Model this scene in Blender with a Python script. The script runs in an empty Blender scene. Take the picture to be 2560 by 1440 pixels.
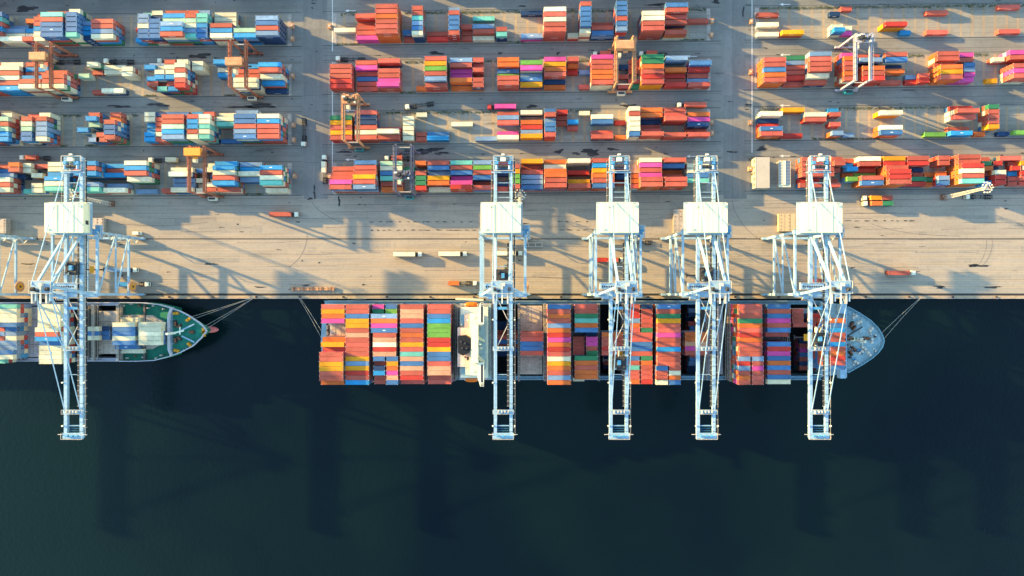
import bpy, math, random
from mathutils import Vector
random.seed(7)
C = bpy.context.scene.collection
R = math.radians
# ------------------------------------------------------------------ camera, sky, sun, exposure
H, F, NX, NY = 389.0, 1707.0, 1290.0, 740.0        # camera height above quay, focal (px of 2560), nadir point
SUN_EL, SUN_DIR = 13.6, 19.8                       # elevation; shadows run to +x, turned this much towards -y
sc = bpy.context.scene
cam_d = bpy.data.cameras.new("camera"); cam = bpy.data.objects.new("camera", cam_d); C.objects.link(cam)
cam.location = (0, 0, H); cam.rotation_euler = (0, 0, 0)
cam_d.sensor_width = 36; cam_d.lens = 36 * F / 2560
cam_d.shift_x = -(NX - 1280) / 2560; cam_d.shift_y = (NY - 720) / 2560
cam_d.clip_start = 1; cam_d.clip_end = 20000
sc.camera = cam
w = bpy.data.worlds.new("World"); sc.world = w; w.use_nodes = True
nt = w.node_tree; bg = nt.nodes['Background']
sky = nt.nodes.new('ShaderNodeTexSky'); sky.sky_type = 'NISHITA'; sky.sun_disc = False
sky.sun_elevation = R(SUN_EL); sky.altitude = 0; sky.air_density = 1.3; sky.dust_density = 0.6; sky.ozone_density = 1.6
tint = nt.nodes.new('ShaderNodeMix'); tint.data_type = 'RGBA'; tint.blend_type = 'MULTIPLY'; tint.inputs['Factor'].default_value = 1; tint.inputs['B'].default_value = (.88, 1.0, 1.04, 1)
nt.links.new(sky.outputs[0], tint.inputs['A']); nt.links.new(tint.outputs['Result'], bg.inputs[0]); bg.inputs[1].default_value = 0.15
sd = bpy.data.lights.new("sun", 'SUN'); sun = bpy.data.objects.new("sun", sd); C.objects.link(sun)
sd.energy = 4.3; sd.angle = R(0.6); sd.color = (1.0, 0.67, 0.22)
d = Vector((math.cos(R(SUN_DIR)) * math.cos(R(SUN_EL)), -math.sin(R(SUN_DIR)) * math.cos(R(SUN_EL)), -math.sin(R(SUN_EL))))
sun.rotation_euler = d.to_track_quat('-Z', 'Y').to_euler(); sun.location = (-200, 80, 120)
# the sky's sun azimuth: direction towards the sun is (-cos, +sin); rotation 0 = +Y, clockwise
sky.sun_rotation = math.atan2(-d.x, -d.y) % (2 * math.pi)
sc.view_settings.view_transform = 'Standard'; sc.view_settings.look = 'None'
sc.view_settings.exposure = 2.22; sc.view_settings.gamma = 1

def P(px, py, z=0.0):
    k = (H - z) / F
    return ((px - NX) * k, -(py - NY) * k)

# ------------------------------------------------------------------ materials
MATS = {}
def mat(name, col, rough=0.6, metal=0.0, var=0.0, scale=0.08, dirt=0.0, dscale=1.5, rnd=0.0, bump=None, spec=0.18, stretch=None, dcol=(0.05, 0.045, 0.04)):
    if name in MATS: return MATS[name]
    m = bpy.data.materials.new(name); m.use_nodes = True; t = m.node_tree; b = t.nodes['Principled BSDF']
    b.inputs['Roughness'].default_value = rough; b.inputs['Metallic'].default_value = metal
    b.inputs['Specular IOR Level'].default_value = spec
    base = t.nodes.new('ShaderNodeRGB'); base.outputs[0].default_value = (*col, 1); out = base.outputs[0]
    geo = t.nodes.new('ShaderNodeNewGeometry'); pos = geo.outputs['Position']
    if var or rnd:
        hsv = t.nodes.new('ShaderNodeHueSaturation'); t.links.new(out, hsv.inputs['Color'])
        n = t.nodes.new('ShaderNodeTexNoise'); n.inputs['Scale'].default_value = scale; n.inputs['Detail'].default_value = 3
        t.links.new(pos, n.inputs['Vector'])
        mr = t.nodes.new('ShaderNodeMapRange'); mr.inputs[1].default_value = .3; mr.inputs[2].default_value = .7
        mr.inputs[3].default_value = 1 - var; mr.inputs[4].default_value = 1 + var
        t.links.new(n.outputs[0], mr.inputs[0]); v = mr.outputs[0]
        if rnd:
            oi = t.nodes.new('ShaderNodeObjectInfo'); mu = t.nodes.new('ShaderNodeMapRange')
            mu.inputs[3].default_value = 1 - rnd; mu.inputs[4].default_value = 1 + rnd; t.links.new(oi.outputs['Random'], mu.inputs[0])
            mm = t.nodes.new('ShaderNodeMath'); mm.operation = 'MULTIPLY'; t.links.new(v, mm.inputs[0]); t.links.new(mu.outputs[0], mm.inputs[1]); v = mm.outputs[0]
        t.links.new(v, hsv.inputs['Value']); out = hsv.outputs[0]
    if dirt:
        n = t.nodes.new('ShaderNodeTexNoise'); n.inputs['Scale'].default_value = dscale; n.inputs['Detail'].default_value = 5; n.inputs['Roughness'].default_value = .65
        if stretch:
            mp = t.nodes.new('ShaderNodeMapping'); mp.inputs['Scale'].default_value = stretch; t.links.new(pos, mp.inputs[0]); t.links.new(mp.outputs[0], n.inputs['Vector'])
        else: t.links.new(pos, n.inputs['Vector'])
        mr = t.nodes.new('ShaderNodeMapRange'); mr.inputs[1].default_value = .48; mr.inputs[2].default_value = .72; mr.inputs[3].default_value = 0; mr.inputs[4].default_value = dirt
        t.links.new(n.outputs[0], mr.inputs[0])
        mx = t.nodes.new('ShaderNodeMix'); mx.data_type = 'RGBA'; mx.inputs['B'].default_value = (*dcol, 1)
        t.links.new(mr.outputs[0], mx.inputs['Factor']); t.links.new(out, mx.inputs['A']); out = mx.outputs['Result']
    t.links.new(out, b.inputs['Base Color'])
    if bump:
        wv = t.nodes.new('ShaderNodeTexWave'); wv.wave_type = 'BANDS'; wv.bands_direction = 'X'; wv.inputs['Scale'].default_value = bump[0]
        t.links.new(pos, wv.inputs['Vector'])
        bp = t.nodes.new('ShaderNodeBump'); bp.inputs['Strength'].default_value = bump[1]; bp.inputs['Distance'].default_value = .04
        t.links.new(wv.outputs[0], bp.inputs['Height']); t.links.new(bp.outputs[0], b.inputs['Normal'])
    MATS[name] = m; return m

COL = {  # letter: (name words, base colour)
 'm': ('rust-red', (.41, .084, .052)), 'o': ('orange', (.56, .12, .025)), 'r': ('bright red', (.46, .036, .024)),
 'y': ('yellow', (.66, .26, .008)), 'p': ('magenta pink', (.56, .06, .24)), 'w': ('cream white', (.66, .59, .39)),
 'a': ('pale apricot', (.56, .27, .15)), 'g': ('green', (.03, .17, .075)), 't': ('mint green', (.13, .42, .33)),
 'l': ('lime green', (.13, .31, .05)), 'q': ('pale green', (.34, .50, .33)), 'b': ('steel blue', (.05, .145, .30)),
 'n': ('navy blue', (.015, .045, .11)), 'c': ('sky blue', (.02, .23, .46)), 'k': ('blue-grey', (.16, .25, .36)),
 'e': ('coral red', (.50, .095, .065))}
for k_, (n_, c_) in COL.items():
    mat('paint_' + k_, c_, .68, var=.20, scale=.11, dirt=.6, dscale=.8, rnd=.17, bump=(3.4, .35), dcol=tuple(.45 * x + .03 for x in c_))
M_CAST = mat('casting_grey', (.55, .53, .48), .6)
M_MARK = mat('white_marking', (.75, .74, .70), .6)
M_TYRE = mat('tyre_rubber', (.012, .012, .013), .85)
M_STEEL_D = mat('dark_steel', (.045, .042, .042), .6, dirt=.5, dscale=1.2)
M_WHITE = mat('white_paint', (.68, .65, .50), .45, dirt=.2, dscale=.8, dcol=(.35, .3, .24))
M_GLASS = mat('dark_glass', (.01, .014, .02), .08, spec=.6)
M_CRANE = mat('crane_blue_grey', (.26, .385, .475), .5, var=.14, scale=.5, dirt=.28, dscale=1.1, dcol=(.25, .25, .22))
M_CRANE_D = mat('crane_deep_blue', (.07, .25, .42), .5, var=.15, scale=.4, dirt=.4, dscale=1.0)
M_HOUSE = mat('house_cream', (.72, .66, .44), .5, var=.03, dirt=.10, dscale=.25, dcol=(.55, .5, .42))
M_ORANGE = mat('rtg_orange', (.31, .105, .055), .5, var=.15, scale=.3, dirt=.35, dscale=1.2)
M_OCHRE = mat('rtg_ochre', (.50, .24, .11), .5, var=.15, scale=.3, dirt=.3, dscale=1.0)
M_LILAC = mat('rtg_lilac_grey', (.14, .13, .16), .5, var=.15, scale=.3, dirt=.35, dscale=1.0)
M_PALE = mat('rtg_pale_grey', (.36, .35, .38), .5, var=.12, scale=.3, dirt=.3, dscale=1.0)
M_RED = mat('equipment_red', (.42, .05, .03), .5, dirt=.3)
M_YEL = mat('equipment_yellow', (.62, .27, .02), .5, dirt=.35)
M_TEAL = mat('teal_paint', (.03, .28, .27), .5, dirt=.3)
M_WIRE = mat('rope_grey', (.30, .29, .26), .8)
M_CONC = mat('kerb_concrete', (.36, .31, .26), .9, var=.18, scale=.35, dirt=.5, dscale=.8)

# ------------------------------------------------------------------ mesh builder
class MB:
    def __init__(s): s.v = []; s.f = []; s.m = []; s.mats = []
    def mi(s, m):
        if m not in s.mats: s.mats.append(m)
        return s.mats.index(m)
    def add(s, vs, fs, m):
        b = len(s.v); s.v.extend(vs); i = s.mi(m)
        for f in fs: s.f.append(tuple(b + q for q in f)); s.m.append(i)
    def box(s, x0, x1, y0, y1, z0, z1, m):
        s.add([(x0,y0,z0),(x1,y0,z0),(x1,y1,z0),(x0,y1,z0),(x0,y0,z1),(x1,y0,z1),(x1,y1,z1),(x0,y1,z1)],
              [(0,3,2,1),(4,5,6,7),(0,1,5,4),(1,2,6,5),(2,3,7,6),(3,0,4,7)], m)
        return s
    def cbox(s, cx, cy, cz, sx, sy, sz, m): return s.box(cx-sx/2, cx+sx/2, cy-sy/2, cy+sy/2, cz-sz/2, cz+sz/2, m)
    def beam(s, a, b, wd, ht, m):
        a = Vector(a); b = Vector(b); d = (b - a).normalized()
        up = Vector((0, 0, 1)) if abs(d.z) < .99 else Vector((0, 1, 0))
        x = d.cross(up).normalized() * wd / 2; y = x.normalized().cross(d).normalized() * ht / 2
        vs = [tuple(q) for q in (a-x-y, a+x-y, a+x+y, a-x+y, b-x-y, b+x-y, b+x+y, b-x+y)]
        s.add(vs, [(0,1,2,3),(4,7,6,5),(0,4,5,1),(1,5,6,2),(2,6,7,3),(3,7,4,0)], m); return s
    def tube(s, a, b, r, m, n=8, r2=None):
        a = Vector(a); b = Vector(b); d = (b - a).normalized(); r2 = r if r2 is None else r2
        up = Vector((0, 0, 1)) if abs(d.z) < .99 else Vector((0, 1, 0))
        x = d.cross(up).normalized(); y = x.cross(d).normalized(); vs = []
        for i in range(n):
            t = 2 * math.pi * i / n; o = x * math.cos(t) + y * math.sin(t)
            vs.append(tuple(a + o * r)); vs.append(tuple(b + o * r2))
        fs = [(2*i, 2*((i+1)%n), 2*((i+1)%n)+1, 2*i+1) for i in range(n)]
        fs.append(tuple(2*i for i in range(n))[::-1]); fs.append(tuple(2*i+1 for i in range(n)))
        s.add(vs, fs, m); return s
    def prism(s, poly, z0, z1, m, low=None):
        n = len(poly); low = low or poly
        vs = [(x, y, z0) for x, y in low] + [(x, y, z1) for x, y in poly]
        s.add(vs, [tuple(range(n))[::-1], tuple(range(n, 2*n))] + [(i, (i+1)%n, n+(i+1)%n, n+i) for i in range(n)], m); return s
    def quad(s, a, b, c, d, m): s.add([a, b, c, d], [(0,1,2,3)], m); return s
    def rail(s, pts, z, m, h=1.1, r=.05):
        for (a, b) in zip(pts[:-1], pts[1:]):
            s.beam((a[0],a[1],z+h), (b[0],b[1],z+h), r*2, r*2, m)
            L = math.dist(a, b); n = max(1, int(L/2.2))
            for i in range(n+1):
                t = i/n; x = a[0]+(b[0]-a[0])*t; y = a[1]+(b[1]-a[1])*t
                s.beam((x,y,z), (x,y,z+h), r*1.6, r*1.6, m)
        return s
    def mesh(s, name):
        me = bpy.data.meshes.new(name); me.from_pydata(s.v, [], s.f)
        for q in s.mats: me.materials.append(q)
        me.polygons.foreach_set('material_index', s.m); me.update(); return me
    def obj(s, name, parent=None, **kw):
        o = bpy.data.objects.new(name, s.mesh(name)); C.objects.link(o)
        if parent is not None: o.parent = parent
        for k, v in kw.items(): o[k] = v
        return o
def empty(name, loc, label, cat, group=None, rz=0):
    o = bpy.data.objects.new(name, None); C.objects.link(o); o.location = loc; o.rotation_euler = (0, 0, rz)
    o['label'] = label; o['category'] = cat
    if group: o['group'] = group
    return o
def copy_tree(o, parent=None):
    c = o.copy(); C.objects.link(c); c.parent = parent
    for ch in list(o.children): copy_tree(ch, c)
    return c

# ------------------------------------------------------------------ ground materials
def ground_mat(name, a, b, crack=.5, stain=.6, joints=None, streak=(.03, .35)):
    m = bpy.data.materials.new(name); m.use_nodes = True; t = m.node_tree; L = t.links; bs = t.nodes['Principled BSDF']
    bs.inputs['Roughness'].default_value = .92; bs.inputs['Specular IOR Level'].default_value = .2
    geo = t.nodes.new('ShaderNodeNewGeometry')
    def noise(sc_, st=None, det=4, rough=.6):
        n = t.nodes.new('ShaderNodeTexNoise'); n.inputs['Scale'].default_value = sc_; n.inputs['Detail'].default_value = det; n.inputs['Roughness'].default_value = rough
        if st:
            mp = t.nodes.new('ShaderNodeMapping'); mp.inputs['Scale'].default_value = st; L.new(geo.outputs['Position'], mp.inputs[0]); L.new(mp.outputs[0], n.inputs['Vector'])
        else: L.new(geo.outputs['Position'], n.inputs['Vector'])
        return n.outputs[0]
    def rng(v, lo, hi, o0=0., o1=1.):
        r = t.nodes.new('ShaderNodeMapRange'); L.new(v, r.inputs[0])
        for i, q in zip((1,2,3,4), (lo,hi,o0,o1)): r.inputs[i].default_value = q
        return r.outputs[0]
    def mix(f, A, B):
        x = t.nodes.new('ShaderNodeMix'); x.data_type = 'RGBA'; L.new(f, x.inputs['Factor'])
        for s_, q in (('A', A), ('B', B)):
            if isinstance(q, tuple): x.inputs[s_].default_value = (*q, 1)
            else: L.new(q, x.inputs[s_])
        return x.outputs['Result']
    c = mix(rng(noise(.035), .35, .65), a, b)
    c = mix(rng(noise(1.0, (streak[0], streak[1], 1), 3), .42, .7, 0, .5), c, tuple(.62*x for x in a))      # tyre-polished lanes running along the quay
    c = mix(rng(noise(.5, None, 6, .7), .50, .70, 0, .38*crack/.5), c, tuple(.5*x for x in a))
    c = mix(rng(noise(1.0, (.025, .16, 1), 5, .65), .63, .72, 0, stain), c, (.045, .042, .04))                  # oil patches
    if joints:
        mp = t.nodes.new('ShaderNodeMapping'); L.new(geo.outputs['Position'], mp.inputs[0])
        br = t.nodes.new('ShaderNodeTexBrick'); L.new(mp.outputs[0], br.inputs['Vector']); br.offset = 0
        br.inputs['Color1'].default_value = (1,1,1,1); br.inputs['Color2'].default_value = (.82,.82,.82,1); br.inputs['Mortar'].default_value = (.45,.42,.4,1)
        br.inputs['Scale'].default_value = 1; br.inputs['Brick Width'].default_value = joints[0]; br.inputs['Row Height'].default_value = joints[1]; br.inputs['Mortar Size'].default_value = joints[2]
        x = t.nodes.new('ShaderNodeMix'); x.data_type = 'RGBA'; x.blend_type = 'MULTIPLY'; x.inputs['Factor'].default_value = 1
        L.new(c, x.inputs['A']); L.new(br.outputs[0], x.inputs['B']); c = x.outputs['Result']
    L.new(c, bs.inputs['Base Color'])
    return m
G_APRON = ground_mat('apron_concrete', (.35, .285, .215), (.295, .25, .20), stain=.45)
G_ROAD = ground_mat('yard_asphalt', (.235, .218, .185), (.175, .168, .15), stain=.75, joints=None)
G_PAD = ground_mat('block_paving', (.33, .29, .23), (.26, .235, .19), stain=.5, joints=(400, 2.78, .05))
G_CROSS = ground_mat('crossing_concrete', (.235, .22, .195), (.19, .18, .165), stain=.5, joints=(9.5, 38, .07), streak=(.3, .04))
G_STRIP = ground_mat('strip_concrete', (.40, .30, .19), (.28, .20, .13), stain=.8, streak=(.6,.4))
G_COPE = ground_mat('cope_concrete', (.44, .30, .17), (.30, .23, .17), crack=1.0, stain=.8, streak=(.25, .5))
G_LINE = mat('lane_line_yellow', (.46, .33, .19), .8, dirt=.75, dscale=.25, dcol=(.31, .26, .22))
G_WLINE = mat('lane_line_white', (.62, .60, .55), .8, dirt=.4, dscale=.6, dcol=(.3, .28, .25))
G_DARK = mat('rail_groove', (.035, .032, .03), .7, dirt=.4)
G_OIL = mat('oil_stain', (.028, .026, .026), .55, dirt=.8, dscale=.35, dcol=(.10, .09, .085), stretch=(.4, 1.3, 1))

QY = -1.26                                      # quay edge
XW = 2600
# ------------------------------------------------------------------ land, water
g = MB(); g.quad((-XW, QY, 0), (XW, QY, 0), (XW, XW, 0), (-XW, XW, 0), G_APRON)
g.quad((-XW, QY, -14), (XW, QY, -14), (XW, QY, 0), (-XW, QY, 0), G_COPE); g.obj('quay_ground', kind='structure')
wm = bpy.data.materials.new('harbour_water'); wm.use_nodes = True; t = wm.node_tree; b = t.nodes['Principled BSDF']
b.inputs['Roughness'].default_value = .12; b.inputs['IOR'].default_value = 1.33; b.inputs['Specular IOR Level'].default_value = .30
geo = t.nodes.new('ShaderNodeNewGeometry')
n1 = t.nodes.new('ShaderNodeTexNoise'); n1.inputs['Scale'].default_value = .0075; n1.inputs['Detail'].default_value = 3; t.links.new(geo.outputs['Position'], n1.inputs['Vector'])
mx = t.nodes.new('ShaderNodeMix'); mx.data_type = 'RGBA'; mx.inputs['A'].default_value = (.0010, .0046, .0075, 1); mx.inputs['B'].default_value = (.0028, .0104, .0092, 1)
mr = t.nodes.new('ShaderNodeMapRange'); mr.inputs[1].default_value = .35; mr.inputs[2].default_value = .65
sx_ = t.nodes.new('ShaderNodeSeparateXYZ'); t.links.new(geo.outputs['Position'], sx_.inputs[0])
pm_ = t.nodes.new('ShaderNodeMapRange'); pm_.interpolation_type = 'SMOOTHSTEP'
for i_, v_ in zip((1,2,3,4), (-40, -330, -.07, .16)): pm_.inputs[i_].default_value = v_
ad_ = t.nodes.new('ShaderNodeMath'); t.links.new(sx_.outputs[0], pm_.inputs[0]); t.links.new(pm_.outputs[0], ad_.inputs[0]); t.links.new(n1.outputs[0], ad_.inputs[1])
t.links.new(ad_.outputs[0], mr.inputs[0]); t.links.new(mr.outputs[0], mx.inputs['Factor']); t.links.new(mx.outputs['Result'], b.inputs['Base Color'])
n2 = t.nodes.new('ShaderNodeTexNoise'); n2.inputs['Scale'].default_value = .55; n2.inputs['Detail'].default_value = 6; t.links.new(geo.outputs['Position'], n2.inputs['Vector'])
bp = t.nodes.new('ShaderNodeBump'); bp.inputs['Strength'].default_value = .6; bp.inputs['Distance'].default_value = .25
t.links.new(n2.outputs[0], bp.inputs['Height']); t.links.new(bp.outputs[0], b.inputs['Normal'])
g = MB(); g.quad((-XW, -XW, -4.5), (XW, -XW, -4.5), (XW, QY + .0, -4.5), (-XW, QY, -4.5), wm); g.obj('harbour_water', kind='structure')

# yard blocks: (section, x0, x1) and the south edge of each of the four block rows as (xa, ya, xb, yb) px on the ground
SEC = {'L': (-330, 729), 'M': (832, 1776), 'R': (1887, 2900)}
BASE = {('L',1): (0,117.5,720,112.5), ('L',2): (60,241,700,237), ('L',3): (60,364.6,700,361), ('L',4): (20,487.8,700,485),
        ('M',1): (830,110.5,1770,99), ('M',2): (840,232.5,1700,224.5), ('M',3): (850,358.5,1770,350), ('M',4): (830,483.5,1750,475.5),
        ('R',1): (1885,96.5,2560,88.5), ('R',2): (1890,221.4,2500,211), ('R',3): (1890,348.5,2560,342.5), ('R',4): (1885,474,2560,466.5),
        ('L',0): (0,-6,720,-11), ('M',0): (830,-12.5,1770,-24), ('R',0): (1885,-27,2560,-36)}
ROWP = 2.78
def base_line(key, X):
    xa, ya, xb, yb = BASE[key]; A = P(xa, ya); B = P(xb, yb); s = (B[1]-A[1])/(B[0]-A[0]); return A[1] + (X-A[0])*s, s

def sheet(mb, X0, Y0, X1, Y1, z, m, Y0b=None, Y1b=None):
    mb.quad((X0, Y0, z), (X1, Y0 if Y0b is None else Y0b, z), (X1, Y1 if Y1b is None else Y1b, z), (X0, Y1, z), m)
road = MB(); ya = P(0, 492)[1]; yb_ = P(2560, 475)[1]
road.quad((-700, ya, .012), (700, yb_-2, .012), (700, 700, .012), (-700, 700, .012), G_ROAD); road.obj('yard_road', kind='structure')
cr = MB()
for (xa, xb) in ((752, 812), (1800, 1858)):
    x0 = P(xa,0)[0]; x1 = P(xb,0)[0]
    cr.quad((x0+2, P(0,497)[1], .026), (x1+2, P(0,497)[1], .026), (x1, 400, .026), (x0, 400, .026), G_CROSS)
cr.obj('crossing_pavement', kind='structure')
ap_ = MB(); G_PATCH = ground_mat('patched_concrete', (.31, .26, .205), (.25, .22, .18), stain=.3); rp = random.Random(11)
for _ in range(70):
    x, y = P(rp.uniform(-20, 2580), rp.choice((rp.uniform(498, 590), rp.uniform(603, 725)))); w_, h_ = rp.choice((4.5, 9, 13.5, 24)), rp.choice((2.2, 4.4, 4.4))
    z_ = .008 + .0001*_; ap_.quad((x, y, z_), (x+w_, y, z_), (x+w_, y+h_, z_), (x, y+h_, z_), G_PATCH)
ap_.obj('paving_patches', kind='structure')
padm = MB(); stripm = MB(); kerb = MB()
for (s_, r_) in BASE:
    if r_ == 0: continue
    xa, xb = SEC[s_]; X0 = P(xa,0)[0]; X1 = P(xb,0)[0]
    y0, sl = base_line((s_, r_), X0); y1, _ = base_line((s_, r_), X1); D = 6*ROWP + .9
    padm.quad((X0, y0-.5, .04), (X1, y1-.5, .04), (X1, y1+D, .04), (X0, y0+D, .04), G_PAD)
    # concrete ground strips under the bay ends, and a wide kerb slab at the block's crossing side
    x = X0
    n = int((X1-X0)/6.52)
    for i in range(1, n):
        x = (X0 + i*6.52) if s_ != 'L' else (X1 - i*6.52)
        yy, _ = base_line((s_, r_), x); wv = .75 if i % 2 else .62
        stripm.quad((x-wv, yy-.4, .052), (x+wv, yy-.4, .052), (x+wv, yy+D-.2, .052), (x-wv, yy+D-.2, .052), G_STRIP)
    for e in (0, 1):
        if s_ == 'L' and e == 0 or s_ == 'R' and e == 1: continue
        xx = X0 if e == 0 else X1-2.2
        yy, _ = base_line((s_, r_), xx)
        kerb.prism([(xx, yy-.5), (xx+2.2, yy-.5), (xx+2.2, yy+D), (xx, yy+D)], 0, .16, M_CONC)
padm.obj('block_pavement', kind='structure'); stripm.obj('bay_strips', kind='structure'); kerb.obj('block_kerbs', kind='structure')

# painted lines, crane rails, quay cope
ln = MB()
for v in (355, 377, 408, 465, 487, 517, 530, 575, 591, 640, 655, 697, 713, 752, 771):
    Y = P(0, 478.3 + v/3.2)[1]; ln.quad((-700, Y-.11, .03), (700, Y-.11, .03), (700, Y+.11, .03), (-700, Y+.11, .03), G_LINE)
ln.obj('lane_lines', kind='structure')
wl = MB()
for px, y0, y1 in ((831, -40, 480), (1880, -60, 392)):
    for k in range(int((y1-y0)/13)):
        if px == 831 and 118 < y0+k*13 < 150 or random.random() < .04: continue
        a = P(px, y0+k*13); b2 = P(px, y0+(k+1)*13-.4); wl.quad((a[0]-.2, b2[1], .034), (a[0]+.2, b2[1], .034), (a[0]+.2, a[1], .034), (a[0]-.2, a[1], .034), G_WLINE)
def arrow(px, py):
    x, y = P(px, py)
    wl.quad((x, y-.18, .034), (x+4, y-.18, .034), (x+4, y+.18, .034), (x, y+.18, .034), G_WLINE)
    wl.add([(x-2.2, y, .034), (x, y-.8, .034), (x, y+.8, .034)], [(0,1,2)], G_WLINE)
for px, py in ((872,27),(1725,141),(1725,391),(872,399),(872,276),(1958,11),(1958,137),(1958,264),(1958,390)): arrow(px, py)
wl.obj('road_markings', kind='structure')
gr = MB()
for py, wd in ((597.2, .28), (736.3, .62)):
    Y = P(0, py)[1]; gr.quad((-700, Y-wd, .036), (700, Y-wd, .036), (700, Y+wd, .036), (-700, Y+wd, .036), G_DARK)
for r_ in range(1, 5):                           # kerb-side drain grooves along the south side of the blocks, and runway lines
    for s_ in 'LMR':
        xa, xb = SEC[s_]; X0 = P(xa,0)[0]; X1 = P(xb,0)[0]; y0,_ = base_line((s_,r_),X0); y1,_ = base_line((s_,r_),X1)
        for off, wd in ((-.85,.14), (-2.3,.05), (-6.6,.06), (-10.6, .05), (18.6, .09)):
            gr.quad((X0-6, y0+off-wd, .03), (X1+6, y1+off-wd, .03), (X1+6, y1+off+wd, .03), (X0-6, y0+off+wd, .03), G_DARK)
gr.obj('rail_grooves', kind='structure')
rl = MB()
for py in (597.2, 736.3):
    Y = P(0, py)[1]; rl.box(-700, 700, Y-.07, Y+.07, .04, .14, M_STEEL_D)
rl.obj('crane_rails', kind='structure')
cp = MB(); cp.quad((-700, QY+.0, .03), (700, QY, .03), (700, QY+1.75, .03), (-700, QY+1.75, .03), G_COPE)
cp.box(-700, 700, QY-.25, QY+.1, -.35, .22, M_CONC); cp.obj('quay_cope', kind='structure')
# oil stains with irregular outlines
st = MB()
def blob(px, py, wpx, hpx, k=1):
    cx, cy = P(px, py); n = 26; ph = [random.random()*6 for _ in range(5)]; vs = []
    for i in range(n):
        a = 2*math.pi*i/n; r = 1 + .28*math.sin(2*a+ph[0]) + .22*math.sin(3*a+ph[1]) + .16*math.sin(5*a+ph[2]) + .12*math.sin(8*a+ph[3]) + random.uniform(-.1,.1)
        vs.append((cx + wpx/8.75*r*math.cos(a), cy + hpx/8.75*r*math.sin(a), .044))
    vs.append((cx, cy, .044)); st.add(vs, [(i, (i+1)%n, n) for i in range(n)], G_OIL)
for q in ((1478,380,46,16),(1440,384,18,7),(1397,379,20,10),(650,264,80,12),(600,268,90,4),(1065,377,70,14),(1105,382,30,6),(500,140,60,10),(1090,133,36,8),
          (1250,133,14,5),(1395,133,10,6),(2445,664,44,7),(2430,665,20,4),(1858,30,5,26),(786,480,5,30),(776,497,16,4),(526,660,26,5),(650,718,22,4),(765,713,22,4),
          (300,266,60,6),(395,262,50,8),(1830,380,24,5),(1905,372,30,8),(2350,716,30,4),(2480,718,50,4),(2350,720,12,5),(848,503,6,22),(1570,264,30,8),
          (1330,266,30,7),(1530,373,30,6),(1290,495,36,5),(65,22,60,12),(70,660,26,5),(300,690,14,4),(860,380,50,4),(1640,12,50,5),(1790,5,20,8),(1870,262,14,6)):
    blob(*q)
for (py, x0, x1) in ((554.5, 930, 1190), (575.5, 930, 1200), (554, 1400, 1480), (575, 1405, 1490), (552, 2120, 2280)):
    x = x0
    while x < x1:
        wdt = random.uniform(5, 18); blob(x, py + random.uniform(-.5,.5), wdt, 2.2); x += wdt + random.uniform(3, 16)
for _ in range(150):
    x = random.uniform(0, 2560); y = random.choice((random.uniform(120,150), random.uniform(245,285), random.uniform(368,400), random.uniform(490,590), random.uniform(600,735), random.uniform(-5,25)))
    blob(x, y, random.uniform(3, 14), random.uniform(1.2, 3.2))
def arc(pts, wd_=.16):
    q = [P(*p) for p in pts]
    for a, b_ in zip(q[:-1], q[1:]):
        dx, dy = b_[0]-a[0], b_[1]-a[1]; l = math.hypot(dx,dy); nx, ny = -dy/l*wd_, dx/l*wd_
        st.quad((a[0]-nx,a[1]-ny,.046),(b_[0]-nx,b_[1]-ny,.046),(b_[0]+nx,b_[1]+ny,.046),(a[0]+nx,a[1]+ny,.046),G_TYRE)
def curve(p0, p1, p2, n=14): return [((1-t)**2*p0[0]+2*t*(1-t)*p1[0]+t*t*p2[0], (1-t)**2*p0[1]+2*t*(1-t)*p1[1]+t*t*p2[1]) for t in [i/n for i in range(n+1)]]
G_TYRE = mat('tyre_mark', (.17,.14,.12), .9, dirt=.9, dscale=.3, dcol=(.30,.25,.20))
for c3 in (((768,585),(766,640),(722,668)),((2482,600),(2480,640),(2458,662)),((2467,600),(2466,635),(2448,660)),((780,505),(800,540),(870,560)),((540,150),(620,160),(730,140)),((900,372),(960,388),(1000,389)),
           ((560,268),(640,250),(720,262)),((1700,560),(1760,600),(1900,640)),((300,560),(420,570),(520,555)),((2180,560),(2260,590),(2400,590)),((1330,690),(1420,700),(1470,690)),((1830,500),(1840,560),(1900,600))):
    arc(curve(*c3))
for _ in range(60):
    x = random.uniform(0,2560); y = random.uniform(500,730); L_ = random.uniform(40,200); k2 = random.uniform(-4,4); arc(curve((x,y),(x+L_/2,y+k2),(x+L_,y+random.uniform(-3,3))), .12)
st.obj('oil_stains', kind='structure')

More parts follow.
